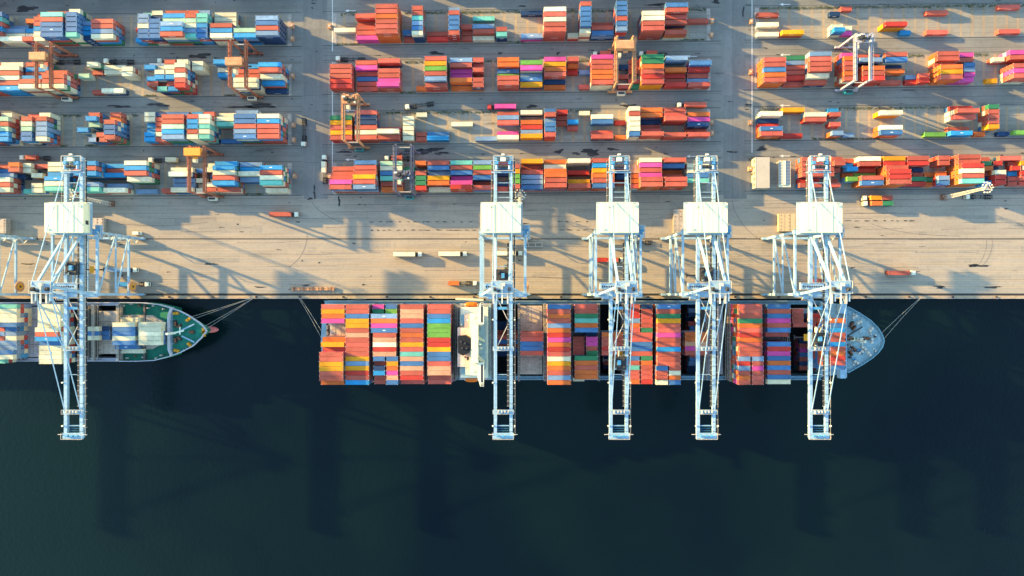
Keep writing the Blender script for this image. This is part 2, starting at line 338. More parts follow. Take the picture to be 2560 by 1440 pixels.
# weeds along the north edge of the blocks
wd_m = mat('weed_green', (.06, .075, .022), .9, var=.4, scale=.4)
wd = MB()
def weeds(px0, px1, key, north=True, dens=1.0):
    X0 = P(px0,0)[0]; X1 = P(px1,0)[0]; n = int((X1-X0)*9*dens)
    for _ in range(n):
        x = random.uniform(X0, X1); yy,_s = base_line(key, x)
        y = yy + (6*ROWP+random.gauss(.4,.5) if north else random.gauss(-.1,.25)); s = random.uniform(.15,.42)
        a = random.random()*6.28
        for q in range(3):
            b2 = a + q*2.1
            wd.add([(x,y,.05), (x+s*math.cos(b2), y+s*math.sin(b2), .1+s*.6), (x+s*math.cos(b2+.7), y+s*math.sin(b2+.7), .08+s*.4)], [(0,1,2)], wd_m)
for q in ((850,892,('M',1)),(1010,1130,('M',1)),(1150,1300,('M',1)),(1415,1540,('M',1)),(1720,1765,('M',1)),(1012,1060,('M',2)),(1000,1040,('M',2),False),(1210,1245,('M',2)),(1440,1480,('M',2)),
          (950,1075,('M',3)),(1080,1180,('M',3)),(1185,1240,('M',3)),(1350,1480,('M',3)),(1900,2060,('R',1)),(2060,2560,('R',1)),(1980,2010,('R',2)),(2270,2310,('R',2)),(2420,2470,('R',2)),
          (1900,1960,('R',3)),(2080,2370,('R',3)),(155,205,('L',3)),(215,245,('L',3),False),(150,170,('L',3),False),(330,345,('L',3)),(560,590,('L',2),False),(610,660,('L',4),False),(1870,1890,('R',4)),(1890,1950,('R',3),False),(2030,2200,('R',3),False),(830,900,('M',1),False),(1270,1310,('M',1),False),(1700,1760,('M',1),False),(360,390,('L',2),False)):
    weeds(*q)
wd.obj('weeds', kind='stuff', label='green and dry weeds growing in strips along the edges of the yard blocks')
# ------------------------------------------------------------------ containers
TH = 2.9; CW = 2.44; LEN = {40: 12.19, 20: 6.06, 45: 13.72}
RECS = []    # every container: dict
def put(x, y, z, L, rot, c, top, **info):
    RECS.append(dict(x=x, y=y, z=z, L=L, rot=rot, c=c, top=top, **info))
def lower(c, s_):
    if random.random() < .3: return c
    return random.choice('mmmorbnkwmr' if s_ != 'L' else 'mmnbckwgnwmm')
def col(key, xl, tref, L, rows):
    cor = random.Random(int(xl)+key[1]); rows = ' '.join('e'+q[1:] if q[0] == 'm' and cor.random() < .22 else q for q in rows.split())
    s_, r_ = key; X = (xl-NX)*(H-TH*tref)/F + LEN[L]/2
    for r, tok in enumerate(rows.split()):
        if tok == '.': continue
        c = tok[0]; t = int(tok[1]); u = tok[2:] or None
        if s_ == 'L' and c == 'l': c = 'q'
        yb, sl = base_line(key, X); y = yb + (5-r)*ROWP + CW/2 + .12
        for k in range(t):
            cc = c if k == t-1 else (u or lower(c, s_))
            put(X + (random.uniform(-.06,.06)), y, .06 + k*TH, L, math.atan(sl), cc, k == t-1, key=key, row=r)
def block(key, txt):
    for line in txt.strip().splitlines():
        a = line.split(None, 3); col(key, float(a[0]), int(a[1]), int(a[2]), a[3])

block(('L',1), '''
-50 3 40 b3 t3 m3 c3 m3 .
0 3 40 . . . . . w3
8.7 2 40 . . k1 k2 w2 .
84 3 20 m2 m3 m3 c3 w3 w3
54.7 3 20 . o2 . c2 w2 m3
100.7 5 40 m3 t5 m5 b5 b5 b5
164 5 20 w4 b5 b5 b5 b5 t5
207.5 3 20 . . k3 c3 c3 n3
227.4 4 40 . . m4 m4 k4 w4
331.6 3 20 . . . r2 . c2
343.8 4 20 t2 k4 k4 w4 b4 b4
372.4 4 20 w3 n3 b4 b4 b4 b4
400 5 40 m3 c4 l4 k5 c5 m5
462.5 4 20 m3 m4 l4 w4 k4 t4
491 4 20 k3 t4 t4 c4 b4 b4
525 4 40 w2 w2 w2 m4 c4 w4
584 4 40 . . . . l4 c4
638.7 5 40 . . k5n b5n m5n k5n''')
block(('L',2), '''
-63 4 40 m3 w4 c4 b3 w4 m4
-7 4 40 w3 w4 m4 w4 m4 c4
45.5 5 40 m3 c3 m3 c4 m5 w5
104 5 40 . . m4 m5 m5 w5
196 2 20 . . q2 . . .
217 3 20 w3 . . . . .
230 1 20 . m1 . . . m1
260.4 1 40 w1 w1 . . . .
304 3 20 . w3 w3 . . .
253.5 2 40 . . . . . w2
360 4 20 k2 c4 . c3 m3 .
386 4 20 k2 w3 w4 c4 m2 t3
410 4 20 m4 w4 w4 c4 m3 c3
435.6 5 20 w4 w5 m5 w5 m5 r5
480 3 20 w3 w3 . . . .
532.8 4 40 c4 w2 c2 . . .
582.5 5 20 . . m4 m4 w5 w5
615.5 5 20 . c4 m4 m4 w5 w5
645 5 40 . c5 m5 w4 c3 n1''')
block(('L',3), '''
-38 4 20 m4 w4 m3 l4 b4 m4
-7 4 20 w3 l4 m4 l4 c4 c4
52 4 20 m2 m4 w4 l4 b4 b4
89.4 4 20 w3 m4 k4 k4 k4 w4
213.5 4 20 m3 c4 l3 . w2 k3
192.7 3 20 . . . c3 . .
240 3 20 . . . . m3 m3
259.5 5 20 m3 o3 m5 b5 b5 m5
360.5 3 20 w3 w3 c2 c2 c3 c3
389 3 20 n3 m3 m3 m3 w3 m3
403.5 5 40 b3 m5 m5 l5 c5 k5
467 5 20 c3 m5 c5 c5 m5 w5
496.4 5 20 m3 w5 w5 t5 w5 t5
541.5 3 40 w2 w3 t3 . . b1
584 5 40 k4 b5 b5 m5 k5 b5
642.2 5 40 . w5 c5 m5 m5 m5''')
block(('L',4), '''
-30.6 4 40 m2 b2 k3 w4 m4 w4
36 2 20 . . n2 . . .
20.8 4 20 o4 m4 . . . .
49.5 3 20 w3 w3 . . . t2
78.5 3 20 . . w3 . w3 w3
93 2 20 m2 . . . . .
110.4 5 40 w4 w4 c4 c5 w5 t5
183.6 5 40 c5 m5 c5 . k4 t4
258.7 3 40 c2 m2 c3 . k2 w3
310 5 40 w5 c5 m5 w4 . k1
404 2 20 . . . . . m2
420 4 40 . w3 w4 k2 k2 w3
490 2 20 . b2 . w2 w1 w2
514 3 20 w2 w3 b1 w1 w3 m3
531 5 40 c4 c5 w5 m5 c5 m3
595 4 40 k3 c3 w4 k3 . .
649 5 40 . c5 m5 w5 t5 w2''')
block(('M',1), '''
835 1 40 . . . w1 . .
890.7 2 40 . m3 m1 m2 m2 p2p
938 5 40 m5o m5o o5o m5o m5o m5o
1007 2 20 . . . . b2 m1
1029.6 4 20 m4 m4 t4 k4 b4 w4n
1067 1 40 . . . . m1 r1
1120.8 4 20 k3 m4 b4 b4 b4 m4
1154 1 20 . . . m2 m1 m1
1181.5 2 40 . t1 . k2 m2 w1
1240 3 20 . . . . m3 t3n
1302 1 40 n1 . . . . k2p
1360 5 40 . w5 m5 w5 m5 m5m
1419 2 20 . . . . . w2
1451 5 20 m5 b5 b5 b5 b5 w4
1479.5 3 40 . . . m2 m3 b3
1541 5 20 b5 b5 b5 m5 b5 k5
1606 5 40 . . w5 w5 m5 m5m
1662.4 3 40 b4 m4 m3 m3 . m3
1717.5 1 40 . . m1 . . .''')
block(('M',2), '''
824 3 40 . m3 m3 m3 r3 r3m
891.6 1 40 m2 p2 m1 b1 m1 m1
944.5 3 40 m3 . m3 m3 p3 p4m
1040 1 20 . . . . . o1
1061 4 40 m4 y4 l4 m4 k4 m3
1125 3 40 k3 m3 p2 p2 o3 o1
1181.5 3 20 m3 m2 m3 . m3 m3
1242.6 4 40 o3 o3 b2 l2 m4 m4m
1301 3 40 . l4 p4 k2 b3 y3
1360.6 3 40 p3 y3 o3 m3 n1 o1
1419 2 20 m3 o2 r1 . . .
1447.4 1 20 . . k1 . . m1
1478.7 4 40 p4 m4 m4 o4 o4 m4w
1545 1 20 . n1 . m1 . m1
1571 1 20 m1 m1 m1 . m1 g1
1605 4 40 g4 g4 o4 m4 r4 m4y
1662.4 2 40 k3 . o2 r1 m1 r2
1721 2 40 . b3p r2 m1 k1 m2''')
block(('M',3), '''
824.8 3 40 . g3 y3 m3 y3 m3r
887 3 40 m3 n3 n3 m3 w3 m3
943.7 3 40 . . . m1 w4 m3
1007 2 20 . w2 w2 w2 w2 w2
1040 1 20 w1 . . . m1 m1
1067 2 40 . . . . b1 c2
1127.7 1 40 . . w1 . . .
1188.5 1 40 . . . . . k1
1242.6 2 40 m1 k2 m2 . p1 w2
1301.6 2 40 w2 . o2 r2 k2 y3
1361.5 3 20 b3 m4 k3 b4 b4 m4
1391 1 20 r2 m1 m1 . . .
1419 2 20 . . c2 m1 . .
1447.4 1 20 w1 . . . . .
1478.7 2 40 . w2 b2 . m1 m2
1537 1 20 . . r1 . . o1
1573 4 20 w4w m4w w4w w4w w4w b4w
1604 4 40 o3 o3 n1 m1 m2 m4
1660 3 40 m3 m3 m4 . . m3
1720 3 40 . o3 p3 n3 m1 m3''')
block(('M',4), '''
823 5 40 . m3 m3 m4 p5 m5
882 5 40 b4 m4 m4 y5 m5 k5
950 3 40 q3 w3 b3 t3 m2 o2
1010 2 20 . g2 . . . .
1038 3 20 o3 . m3 g3 g3 r3
1068.7 3 40 m3 b3 k2 y3 o3 w1
1126 3 40 t3 m3 b3 p2 p3 r4
1183 3 40 k3 l3 m3 b3 m1 m3
1243 2 20 m1 n1 n1 . n1 m1
1272.5 4 20 . m4 y4 l4 l4 m4
1302.5 3 40 y4 m2 m3 k3 k3 b3
1361.5 5 40 o3 w3 o4 o5 m5 m5
1421 4 40 w4 . r2 . y3 m4
1481 4 40 m4 c4 y4 o4 m4 b4
1541 2 20 . m2 n2 n2 m1 .
1570 3 20 . . a3 o3 o3 m3
1602 5 40 w4 p4 m4 p4 m5o m5o
1660 4 40 m4 b3 o1 m2 m5 m5
1718 3 40 . w3 w3 b3 t3 .''')
block(('R',1), '''
1893 1 40 . m1 . w1 . w1
1956 2 40 . . . . . y2m
2086 3 20 . n1 . . w2 c3
2103 1 20 m1 . . . w1 p1
2207 2 40 . . . . r3y .
2250 1 20 . . . . . c1
2316 1 40 . m1 . . . m1
2497 1 40 m1 . . . . m1
2620 1 40 . m1 . m2 . w1''')
block(('R',2), '''
1910 4 40 . m4o m4o b4o o4o m4o
1964 2 40 g2 k2 m2 m2 r2 m1
2024 4 40 k4 m4 m4 m4 w3 m2
2110 4 20 p3 o4 m4 m4 o4 m4
2157 4 40 m2 k3 . o4 m4 r4
2214 3 40 m3 b3w n1 o2 . m1
2264 1 20 . . . . k1 r1
2297 2 20 . . . . m2 r2
2352 4 40 m3o m3w m2 o4o y4o m4o
2380 2 40 p2 m2 . . . p2
2411 2 20 . . b2 k2 p2 .
2466 1 20 . . . . . y1
2484 2 20 . w2 . . . .
2534 4 40 p3 m3 . m4 p4 m4
2595 3 40 m2 p3 m4 . m3 m3''')
block(('R',3), '''
1902 3 40 . w3w n1 r1 b3o m3o
1957 2 40 y2 . . . . r1
2012 2 40 . w2 m2 . . .
2075 2 20 c1 m2 . m2 . k3o
2108 1 20 . . . . . k1
2202 3 40 . w3y . . w3o b3o
2377 2 40 r2 m4w m3w . m1 c2
2311 1 40 . . . . . l1
2436 1 20 . . . . . o1
2471 3 20 g3 m3 m3 m3 y3 .
2494 1 20 . . . . . n1
2535 2 40 . . . . . l2
2600 2 40 . m2 w2 . m1 .''')
block(('R',4), '''
2005 3 40 m3 m3 m3 m3 r1 m2
2058 3 20 . m3 m3 m3 . .
2080 3 20 m3 m4 m2 . m1 m2
2112 2 20 m1 c1 c3 o1 l3 .
2161 5 40 w3 m3 m1 l1 m4o b4o
2223 5 40 y3 r3 m4o r5o r5 m5o
2268 3 40 m3 r3 . . g2 r2
2281 1 20 . . n1 m1 . .
2310 1 20 . . . o1 g1 o1
2347 3 20 m3 m3 . o2 k3 b3
2405 5 40 m4 m4 r5o w5o m5o t5o
2456 2 20 m1 g2 o2 m1 n1 c2
2488 3 20 . r2 n1 w3 r3 r3
2500 2 40 m2 . . . . .
2520 1 20 . m1 r2 c1 m1 m1
2552 2 40 . y2 w2 r2 m2 m1
2610 4 40 m3 w3 m4 r4 . o4''')
# stacks west of the frame and one row north of it: they throw the long shadows that reach in
def filler(key, x0, x1, gaps):
    x = P(x0,0)[0]; xe = P(x1,0)[0]
    while x < xe:
        if any(P(a,0)[0]-12.4 < x < P(b_,0)[0] for a, b_ in gaps): x += 2; continue
        for r in range(6):
            t = random.choice((2,3,4,4,5,5)); yb, sl = base_line(key, x+6.1)
            for k in range(t):
                put(x+6.1, yb+(5-r)*ROWP+CW/2+.12, .06+k*TH, 40, math.atan(sl), random.choice('mmokbcwn'), False, key=None, row=r)
        x += 12.7
for r_ in range(1, 5): filler(('L',r_), -330, {1:-20,2:-38,3:-22,4:2}[r_], [])
filler(('L',0), -330, 700, [(66,86),(215,236),(449,457),(566,586)])
filler(('M',0), 890, 1760, [(985,1062),(1292,1304),(1464,1468)])
filler(('R',0), 1960, 2600, [])

# ships: row pitch and base heights
SHIPZ = {'big': 13.36, 'small': 8.15}
def bay(ship, n, xl, tref, L, rows, half=None, r0=0, base=None):
    z0 = SHIPZ[ship] if base is None else base
    cor = random.Random(n*7+len(rows)); rows = ' '.join('e'+q[1:] if q[0] == 'm' and cor.random() < .4 else q for q in rows.split())
    X = (xl-NX)*(H-(z0+TH*tref))/F + LEN[L]/2
    for i, tok in enumerate(rows.split()):
        if tok == '.': continue
        r = r0 + i; c = tok[0]; t = int(tok[1])
        y = (-4.39 - 2.486*r if ship == 'big' else -4.40 - 2.494*r) - CW/2
        for k in range(t):
            cc = c if k == t-1 else random.choice('mmmorbbnkwpgmm' if ship == 'big' else 'wwcbkmrw')
            put(X + random.uniform(-.05,.05), y, z0 + k*TH, L, 0, cc, k == t-1, key=(ship, n), row=r, half=half)
B_ = 'big'
bay(B_,1,803,6,40,'m6 y6 o6 p6'); bay(B_,1,798,7,40,'o5 y6 m5 m7 m7 y7 y7 m7 m7 o6',r0=7)
bay(B_,2,863.5,6,40,'m6 m6 b6 y6 y6 m6 a6 m6 m6 m6 m6 y6 k6 y6 r6 m6 c6')
bay(B_,3,931,5,20,'p5 g5','aft'); bay(B_,3,963.5,5,20,'b5 l5','forward')
bay(B_,3,927,6,45,'k6 o6 p6 b6',r0=2); bay(B_,3,932,6,40,'m6 a6 w6 r6 a6',r0=6)
bay(B_,3,933,6,20,'b6 m5 n6 c6 m5 m5','aft',r0=11); bay(B_,3,965.5,6,20,'b6 y6 o6 p6 a6 b6','forward',r0=11)
bay(B_,4,1000,6,40,'m6 a6 a6 m6 b6 m6 o6 m6 y6 m6 t6 a6 b6 a6 m6 r6 m5')
bay(B_,5,1068,6,40,'m6 m6 b6 c6 l6 l6 l6 r6 r6 y6 b6 b6 m6 a6 a6 m5 m5')
bay(B_,7,1301,4,40,'m4 m4 b4 b4 m4 .',r0=6)
bay(B_,8,1369,6,40,'b6 m6 o6 m6 k6 o6 r6 p6 o6 r6 m6 w6 y6 o6 m6 k6 o6')
bay(B_,9,1437,5,40,'m5 m5 g5 t5 o5 b5'); bay(B_,9,1434,4,20,'m3 m3 m3 m3','aft',r0=7); bay(B_,9,1466,4,20,'n3 p4 p4 m4 g4','forward',r0=6)
bay(B_,9,1437,5,40,'g5 o5 m5 o5 o5',r0=11); bay(B_,9,1433,1,20,'w1','aft',r0=16)
bay(B_,10,1505,4,40,'o4 m4 m4 r4 m4',r0=6)
bay(B_,11,1571,5,20,'m5 r5 r5 k5 o5 m5','aft'); bay(B_,11,1602.5,5,20,'n5 m5 m5 m5 m5 g5','forward')
bay(B_,11,1573,5,40,'m5 m5 b5 b5 m5',r0=6); bay(B_,11,1570,5,20,'b5 m5 t5 m5 m5 o5','aft',r0=11); bay(B_,11,1602.5,5,20,'g5 o5 m5 m5 m5 r5','forward',r0=11)
bay(B_,12,1643.5,6,40,'b6 m6 g6 y6 m6 m6 p6 m6 m6 c6 m6 m6 m6'); bay(B_,12,1641,6,20,'b6 m6 m6 w6','aft',r0=13); bay(B_,12,1673,6,20,'m6 w6 o6 b6','forward',r0=13)
bay(B_,13,1713,4,40,'o4 o4 a4 p4 m4',r0=6)
bay(B_,15,1848,6,40,'m6 m6 m6 g6 o6 m6 r6 o6 m6 m6 m6'); bay(B_,15,1847,6,20,'k6 r6 k6 m6 o6 m6','aft',r0=11); bay(B_,15,1880.5,6,20,'k6 m6 p6 m6 m6 m6','forward',r0=11)
bay(B_,16,1919,5,40,'b5 m5 b5 p5 m5 b5 m4 . b5 r5 p5 b5 o5 b5 m5 b5 w5')
bay(B_,17,1981,3,20,'m3 m3 m3','aft',r0=1); bay(B_,17,1983,3,40,'m3',r0=4); bay(B_,17,2022,3,20,'r3 m3','forward',r0=2)
bay(B_,18,2056,5,40,'o5 b5 c5 m5 m5 c5 m5 o5 r5 m5 b5',r0=3)
# containers low down in the open holds
for n, xl, rows, r0 in ((6,1244,'n2 n2 m3 m4 b4 m3 b2 n2',4), (10,1506,'n2 n1 m2 n1',11), (13,1712,'n2 k3 n3 n1 m3 b4 n3 n2 m2',0), (13,1712,'m4 b4 k3 n2 n2',11), (17,1984,'n3 m3 p3 b3 m3 n3 m3',8)):
    bay(B_, n, xl, 0, 40, rows, r0=r0, base=-3.0)
S_ = 'small'
bay(S_,4,-15,4,40,'t4 w4 w4 w4 b4'); bay(S_,4,-17,3,20,'m3 k3 m3','aft',r0=5); bay(S_,4,13,3,20,'b3 k3 w3','forward',r0=5)
bay(S_,4,-14,3,40,'k3 k3 b4 w4',r0=8); bay(S_,4,-6,2,20,'t3 . .','aft',r0=12)
bay(S_,3,94,4,40,'w4 w4 w4 w4 w4'); bay(S_,3,87,5,40,'w5 m5 c5',r0=5); bay(S_,3,97,4,40,'b4 w4 w4 w4 w4',r0=8)
bay(S_,2,219,2,20,'w2 b2 w2','aft',r0=5); bay(S_,2,247,1,20,'n1 b1 b1','forward',r0=5)
bay(S_,1,280.5,3,40,'w3 b3 b3 w3 b3',r0=4); bay(S_,1,287,2,40,'w1 . . . . . b2',r0=3)
bay(S_,1,303,1,40,'w1',r0=10)
bay(S_,0,346,3,40,'w3 w3 w3 w3 w3',r0=4)

# ---- how large each container shows: a small painter's raster of footprints (only used to choose which stay individual)
import numpy as np
W_, H_ = 1280, 720; buf = -np.ones((H_, W_), np.int32)
def hull(pts):
    pts = sorted(set(pts)); 
    def half(ps):
        h = []
        for p in ps:
            while len(h) > 1 and (h[-1][0]-h[-2][0])*(p[1]-h[-2][1])-(h[-1][1]-h[-2][1])*(p[0]-h[-2][0]) <= 0: h.pop()
            h.append(p)
        return h
    a = half(pts); b = half(pts[::-1]); return a[:-1]+b[:-1]
def raster(r, i):
    L = LEN[r['L']]; ca, sa = math.cos(r['rot']), math.sin(r['rot']); pts = []
    for z in (r['z'], r['z']+TH):
        k = F/(H-z)
        for dx in (-L/2, L/2):
            for dy in (-CW/2, CW/2):
                x = r['x']+dx*ca-dy*sa; y = r['y']+dx*sa+dy*ca
                pts.append(((NX+x*k)/2, (NY-y*k)/2))
    hp = hull(pts); xs = [p[0] for p in hp]; ys = [p[1] for p in hp]
    x0, x1, y0, y1 = max(0,int(min(xs))), min(W_,int(max(xs))+2), max(0,int(min(ys))), min(H_,int(max(ys))+2)
    if x0 >= x1 or y0 >= y1: return
    gx, gy = np.meshgrid(np.arange(x0,x1)+.5, np.arange(y0,y1)+.5); ins = np.ones(gx.shape, bool)
    for a, b in zip(hp, hp[1:]+hp[:1]): ins &= ((b[0]-a[0])*(gy-a[1])-(b[1]-a[1])*(gx-a[0])) >= 0
    buf[y0:y1, x0:x1][ins] = i
for i in sorted(range(len(RECS)), key=lambda i: (round(RECS[i]['z']/TH*2), -abs(RECS[i]['x']), -abs(RECS[i]['y']-0))): raster(RECS[i], i)
# quay crane booms and houses stand in front
for a, b, c_, d_ in [(c0-24, c0+24, 395, 1093) for c0 in (190, 1258, 1546, 1763, 2040)]: buf[c_//2:d_//2, a//2:b//2] = -1
ids, cnt = np.unique(buf[buf >= 0], return_counts=True)
score = {int(i): int(n) for i, n in zip(ids, cnt)}
N_IND = 280
cand = sorted((i for i in score if RECS[i]['top'] and RECS[i]['key']), key=lambda i: -score[i])[:N_IND]
IND = set(cand)

ORD = ['first','second','third','fourth','fifth','sixth','seventh','eighth','ninth','tenth','eleventh','twelfth','thirteenth','fourteenth','fifteenth','sixteenth','seventeenth','eighteenth','nineteenth','twentieth','twenty-first','twenty-second','twenty-third','twenty-fourth','twenty-fifth']
def box_container(mb, m, L, W, Hh, x=0, y=0, z=0, rot=0, detail=True, marks=0):
    ca, sa = math.cos(rot), math.sin(rot); sub = MB()
    e = .05
    if not detail: sub.box(-L/2, L/2, -W/2, W/2, 0, Hh, m)
    else:
        sub.box(-L/2+e, L/2-e, -W/2+e, W/2-e, .12, Hh-.05, m)                 # panels set in from the frame
        for sy in (-1, 1):
            y0 = sy*(W/2-.07)
            sub.box(-L/2+.1, L/2-.1, y0-.07, y0+.07, 0, .16, m); sub.box(-L/2+.1, L/2-.1, y0-.05, y0+.05, Hh-.14, Hh-.01, m)
        for sx in (-1, 1):
            x0 = sx*(L/2-.07)
            sub.box(x0-.06, x0+.06, -W/2+.16, W/2-.16, 0, .16, m); sub.box(x0-.06, x0+.06, -W/2+.16, W/2-.16, Hh-.14, Hh-.01, m)
            for sy in (-1, 1):
                y0 = sy*(W/2-.08); sub.box(x0-.07, x0+.07, y0-.08, y0+.08, .15, Hh-.15, m)
                sub.box(x0-.09, x0+.09, y0-.09, y0+.09, 0, .15, M_CAST); sub.box(x0-.10, x0+.10, y0-.10, y0+.10, Hh-.15, Hh, M_CAST)
        for q in (-.35, .35):                                                 # door bars on the east end
            sub.box(L/2-.04, L/2+.0, q-.03, q+.03, .2, Hh-.2, M_CAST)
        if marks & 1:                                                         # short white mark on the roof
            sub.box(-.75, .75, -.16, .16, Hh-.05, Hh-.03, M_MARK)
        if marks & 2:                                                         # row of white letters along both sides
            n = 8
            for sy in (-1, 1):
                for k in range(n):
                    cx = -L*.14 + k*L*.28/(n-1); wv = .32 if k % 3 else .2
                    sub.box(cx-wv/2, cx+wv/2, sy*(W/2-e)-.02, sy*(W/2-e)+.02, Hh*.52, Hh*.52+.42, M_MARK)
    vs = [(x+a*ca-b*sa, y+a*sa+b*ca, z+c) for a, b, c in sub.v]
    o = len(mb.v); mb.v.extend(vs)
    for f, mi in zip(sub.f, sub.m): mb.f.append(tuple(o+q for q in f)); mb.m.append(mb.mi(sub.mats[mi]))
CMESH = {}
def cmesh(L, c, marks):
    k = (L, c, marks)
    if k not in CMESH:
        mb = MB(); box_container(mb, MATS['paint_'+c], LEN[L], CW, TH-.02, marks=marks); CMESH[k] = mb.mesh('container_%s_%d' % (COL[c][0].replace(' ', '_').replace('-', '_'), L))
    return CMESH[k]
# position of each visible top container along its own row, counted from the end named in the label
def cpos(i):
    r = RECS[i]; key = r['key']
    same = [j for j in range(len(RECS)) if RECS[j]['top'] and RECS[j]['key'] == key and RECS[j]['row'] == r['row'] and (score.get(j, 0) > 5 or j in IND)]
    same.sort(key=lambda j: RECS[j]['x'], reverse=key[0] == 'L'); return same.index(i)
SECN = {'L': 'left', 'M': 'middle', 'R': 'right'}; ROWN = {1: 'back', 2: 'third', 3: 'second', 4: 'front'}
LENW = {40: 'long', 20: 'short', 45: 'extra-long'}
used = {}
def make_container(L, c, marks, loc, rot, label, group):
    o = bpy.data.objects.new('shipping_container', cmesh(L, c, marks)); C.objects.link(o)
    o.location = loc; o.rotation_euler = (0, 0, rot); o['label'] = label; o['category'] = 'shipping container'; o['group'] = group
    return o
rest = MB()
rnd2 = random.Random(5)
for i, r in enumerate(RECS):
    if i in IND:
        key = r['key']; cn = COL[r['c']][0]
        if key[0] in 'LMR':
            lab = '%s %s container, %s row from quay, %s from %s in %s %s block' % (cn, LENW[r['L']], ORD[5-r['row']], ORD[cpos(i)], 'right' if key[0] == 'L' else 'left', ROWN[key[1]], SECN[key[0]])
            grp = 'containers stacked in the yard blocks'
        elif key[0] == 'big':
            lab = '%s %s container, %s row from quay, %s%s bay from stern of larger ship' % (cn, LENW[r['L']], ORD[r['row']], (r['half'] + ' half of ') if r['half'] else '', ORD[key[1]-1])
            grp = 'containers on the deck of the larger ship'
        else:
            lab = '%s %s container, %s row from quay, %s%s bay behind bow of smaller ship' % (cn, LENW[r['L']], ORD[r['row']], (r['half'] + ' half of ') if r['half'] else '', ORD[key[1]])
            grp = 'containers on the deck of the smaller ship'
        mk = 0
        if r['c'] in 'bnkc' and rnd2.random() < .35: mk |= 1
        if rnd2.random() < .4: mk |= 2
        make_container(r['L'], r['c'], mk, (r['x'], r['y'], r['z']), r['rot'], lab, grp)
    else:
        vis = score.get(i, 0) > 3
        mk = 2 if vis and rnd2.random() < .3 and r['c'] in 'mprnbo' else 0
        box_container(rest, MATS['paint_'+r['c']], LEN[r['L']], CW, TH-.02, r['x'], r['y'], r['z'], r['rot'], detail=vis, marks=mk)
rest.obj('shipping_containers', kind='stuff', label='the many smaller-showing and lower containers in the stacks of yard and ships')
print('containers', len(RECS), 'individual', len(IND), 'min score', min(score[i] for i in IND))
# ------------------------------------------------------------------ ships
M_HULL2 = mat('hull_pale_blue', (.17, .32, .39), .5, var=.12, scale=.2, dirt=.35, dscale=.8)
M_DECKB = mat('deck_pale_blue', (.27, .39, .41), .6, var=.2, scale=.3, dirt=.4, dscale=.9)
M_GREEN = mat('deck_green', (.008, .16, .10), .6, var=.2, scale=.3, dirt=.4, dscale=.9, dcol=(.12, .1, .07))
M_HATCH = mat('hatch_cover_grey', (.27, .27, .28), .65, var=.2, scale=.25, dirt=.6, dscale=.7, dcol=(.14, .10, .08))
M_HATCHT = mat('hatch_cover_tan', (.42, .34, .27), .65, var=.15, scale=.25, dirt=.5, dscale=.7, dcol=(.20, .15, .10))
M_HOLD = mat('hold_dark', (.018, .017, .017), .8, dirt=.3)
M_BRIDGE = mat('lashing_frame', (.10, .085, .075), .6, dirt=.4)
M_RAILC = mat('rail_cream', (.50, .44, .36), .5)
M_BULB = mat('antifouling_red', (.50, .11, .10), .55, var=.12, scale=.6, dirt=.3, dcol=(.5, .25, .22))
M_LIFE = mat('lifeboat_orange', (.62, .13, .01), .4)
M_PEACH = mat('deck_peach', (.62, .42, .33), .6, var=.1, scale=.3, dirt=.3, dscale=.5)
M_FUNNEL = mat('funnel_black', (.012, .012, .014), .6)
M_WINCH = mat('winch_brown', (.20, .09, .05), .6, dirt=.4)

HS = 1.2                                         # the ship meshes below are drawn in metres up to a height scale
P0 = P
def P(px, py, z=0.0): return P0(px, py, HS*(z+4.5)-4.5)
def lash_mesh(y0, y1, z0, z1):
    m = MB(); n = int(abs(y1-y0)/2.49)
    for z in (z0+2.4, z0+5.0, z1):
        if z > z1+.01: continue
        m.box(-.42, .42, min(y0,y1), max(y0,y1), z-.12, z, M_BRIDGE)
        for sx in (-.44, .44): m.box(sx-.05, sx+.05, min(y0,y1), max(y0,y1), z+.95, z+1.05, M_RAILC)
    for i in range(n+1):
        y = y0 + (y1-y0)*i/n; m.box(-.3, .3, y-.12, y+.12, z0, z1+1.0, M_BRIDGE); m.box(-.5, .5, y-.07, y+.07, z1+.95, z1+1.12, M_RAILC)
    return m
def hatch_cover(parent, x0, x1, y0, y1, z0, z1, m):
    h = MB(); n = 4; wy = (y1-y0)/n
    for i in range(n):
        a = y0+i*wy+.08; b = y0+(i+1)*wy-.08; h.box(x0, x1, a, b, z0, z1, m)
        for q in (.12, .88):
            for p in range(4):
                cx = x0+(x1-x0)*q; cy = a+(b-a)*(p+.5)/4; h.cbox(cx, cy, z1+.06, .38, .3, .12, M_WINCH)
        h.cbox((x0+x1)/2, (a+b)/2, z1+.02, .08, (b-a)*.8, .04, M_STEEL_D); h.cbox(x0+(x1-x0)*.25, (a+b)/2, z1+.02, .06, (b-a)*.8, .04, M_STEEL_D)
    h.obj('hatch_cover', parent)
def winch(parent, x, y, z, rot=0, col=None, s=1.0):
    w_ = MB(); col = col or M_WINCH; w_.cbox(0,0,.15,2.6*s,1.6*s,.3,M_STEEL_D); w_.tube((-.9*s,0,.85*s),(.9*s,0,.85*s),.55*s,col,12)
    for q in (-.95,0,.95): w_.tube((q*s-.06,0,.85*s),(q*s+.06,0,.85*s),.85*s,col,12)
    w_.cbox(1.5*s,0,.6*s,.6*s,.9*s,.9*s,M_STEEL_D); o = w_.obj('winch', parent); o.location = (x,y,z); o.rotation_euler = (0,0,rot)
def bitts(parent, x, y, z, rot=0, col=None):
    b_ = MB(); col = col or M_YEL; b_.cbox(0,0,.1,3.2,1.7,.2,col)
    for q in (-.85,.85): b_.tube((q,0,.15),(q,0,1.0),.55,col,12); b_.tube((q,0,1.0),(q,0,1.15),.72,col,12)
    o = b_.obj('bollard_pair', parent); o.location = (x,y,z); o.rotation_euler = (0,0,rot)
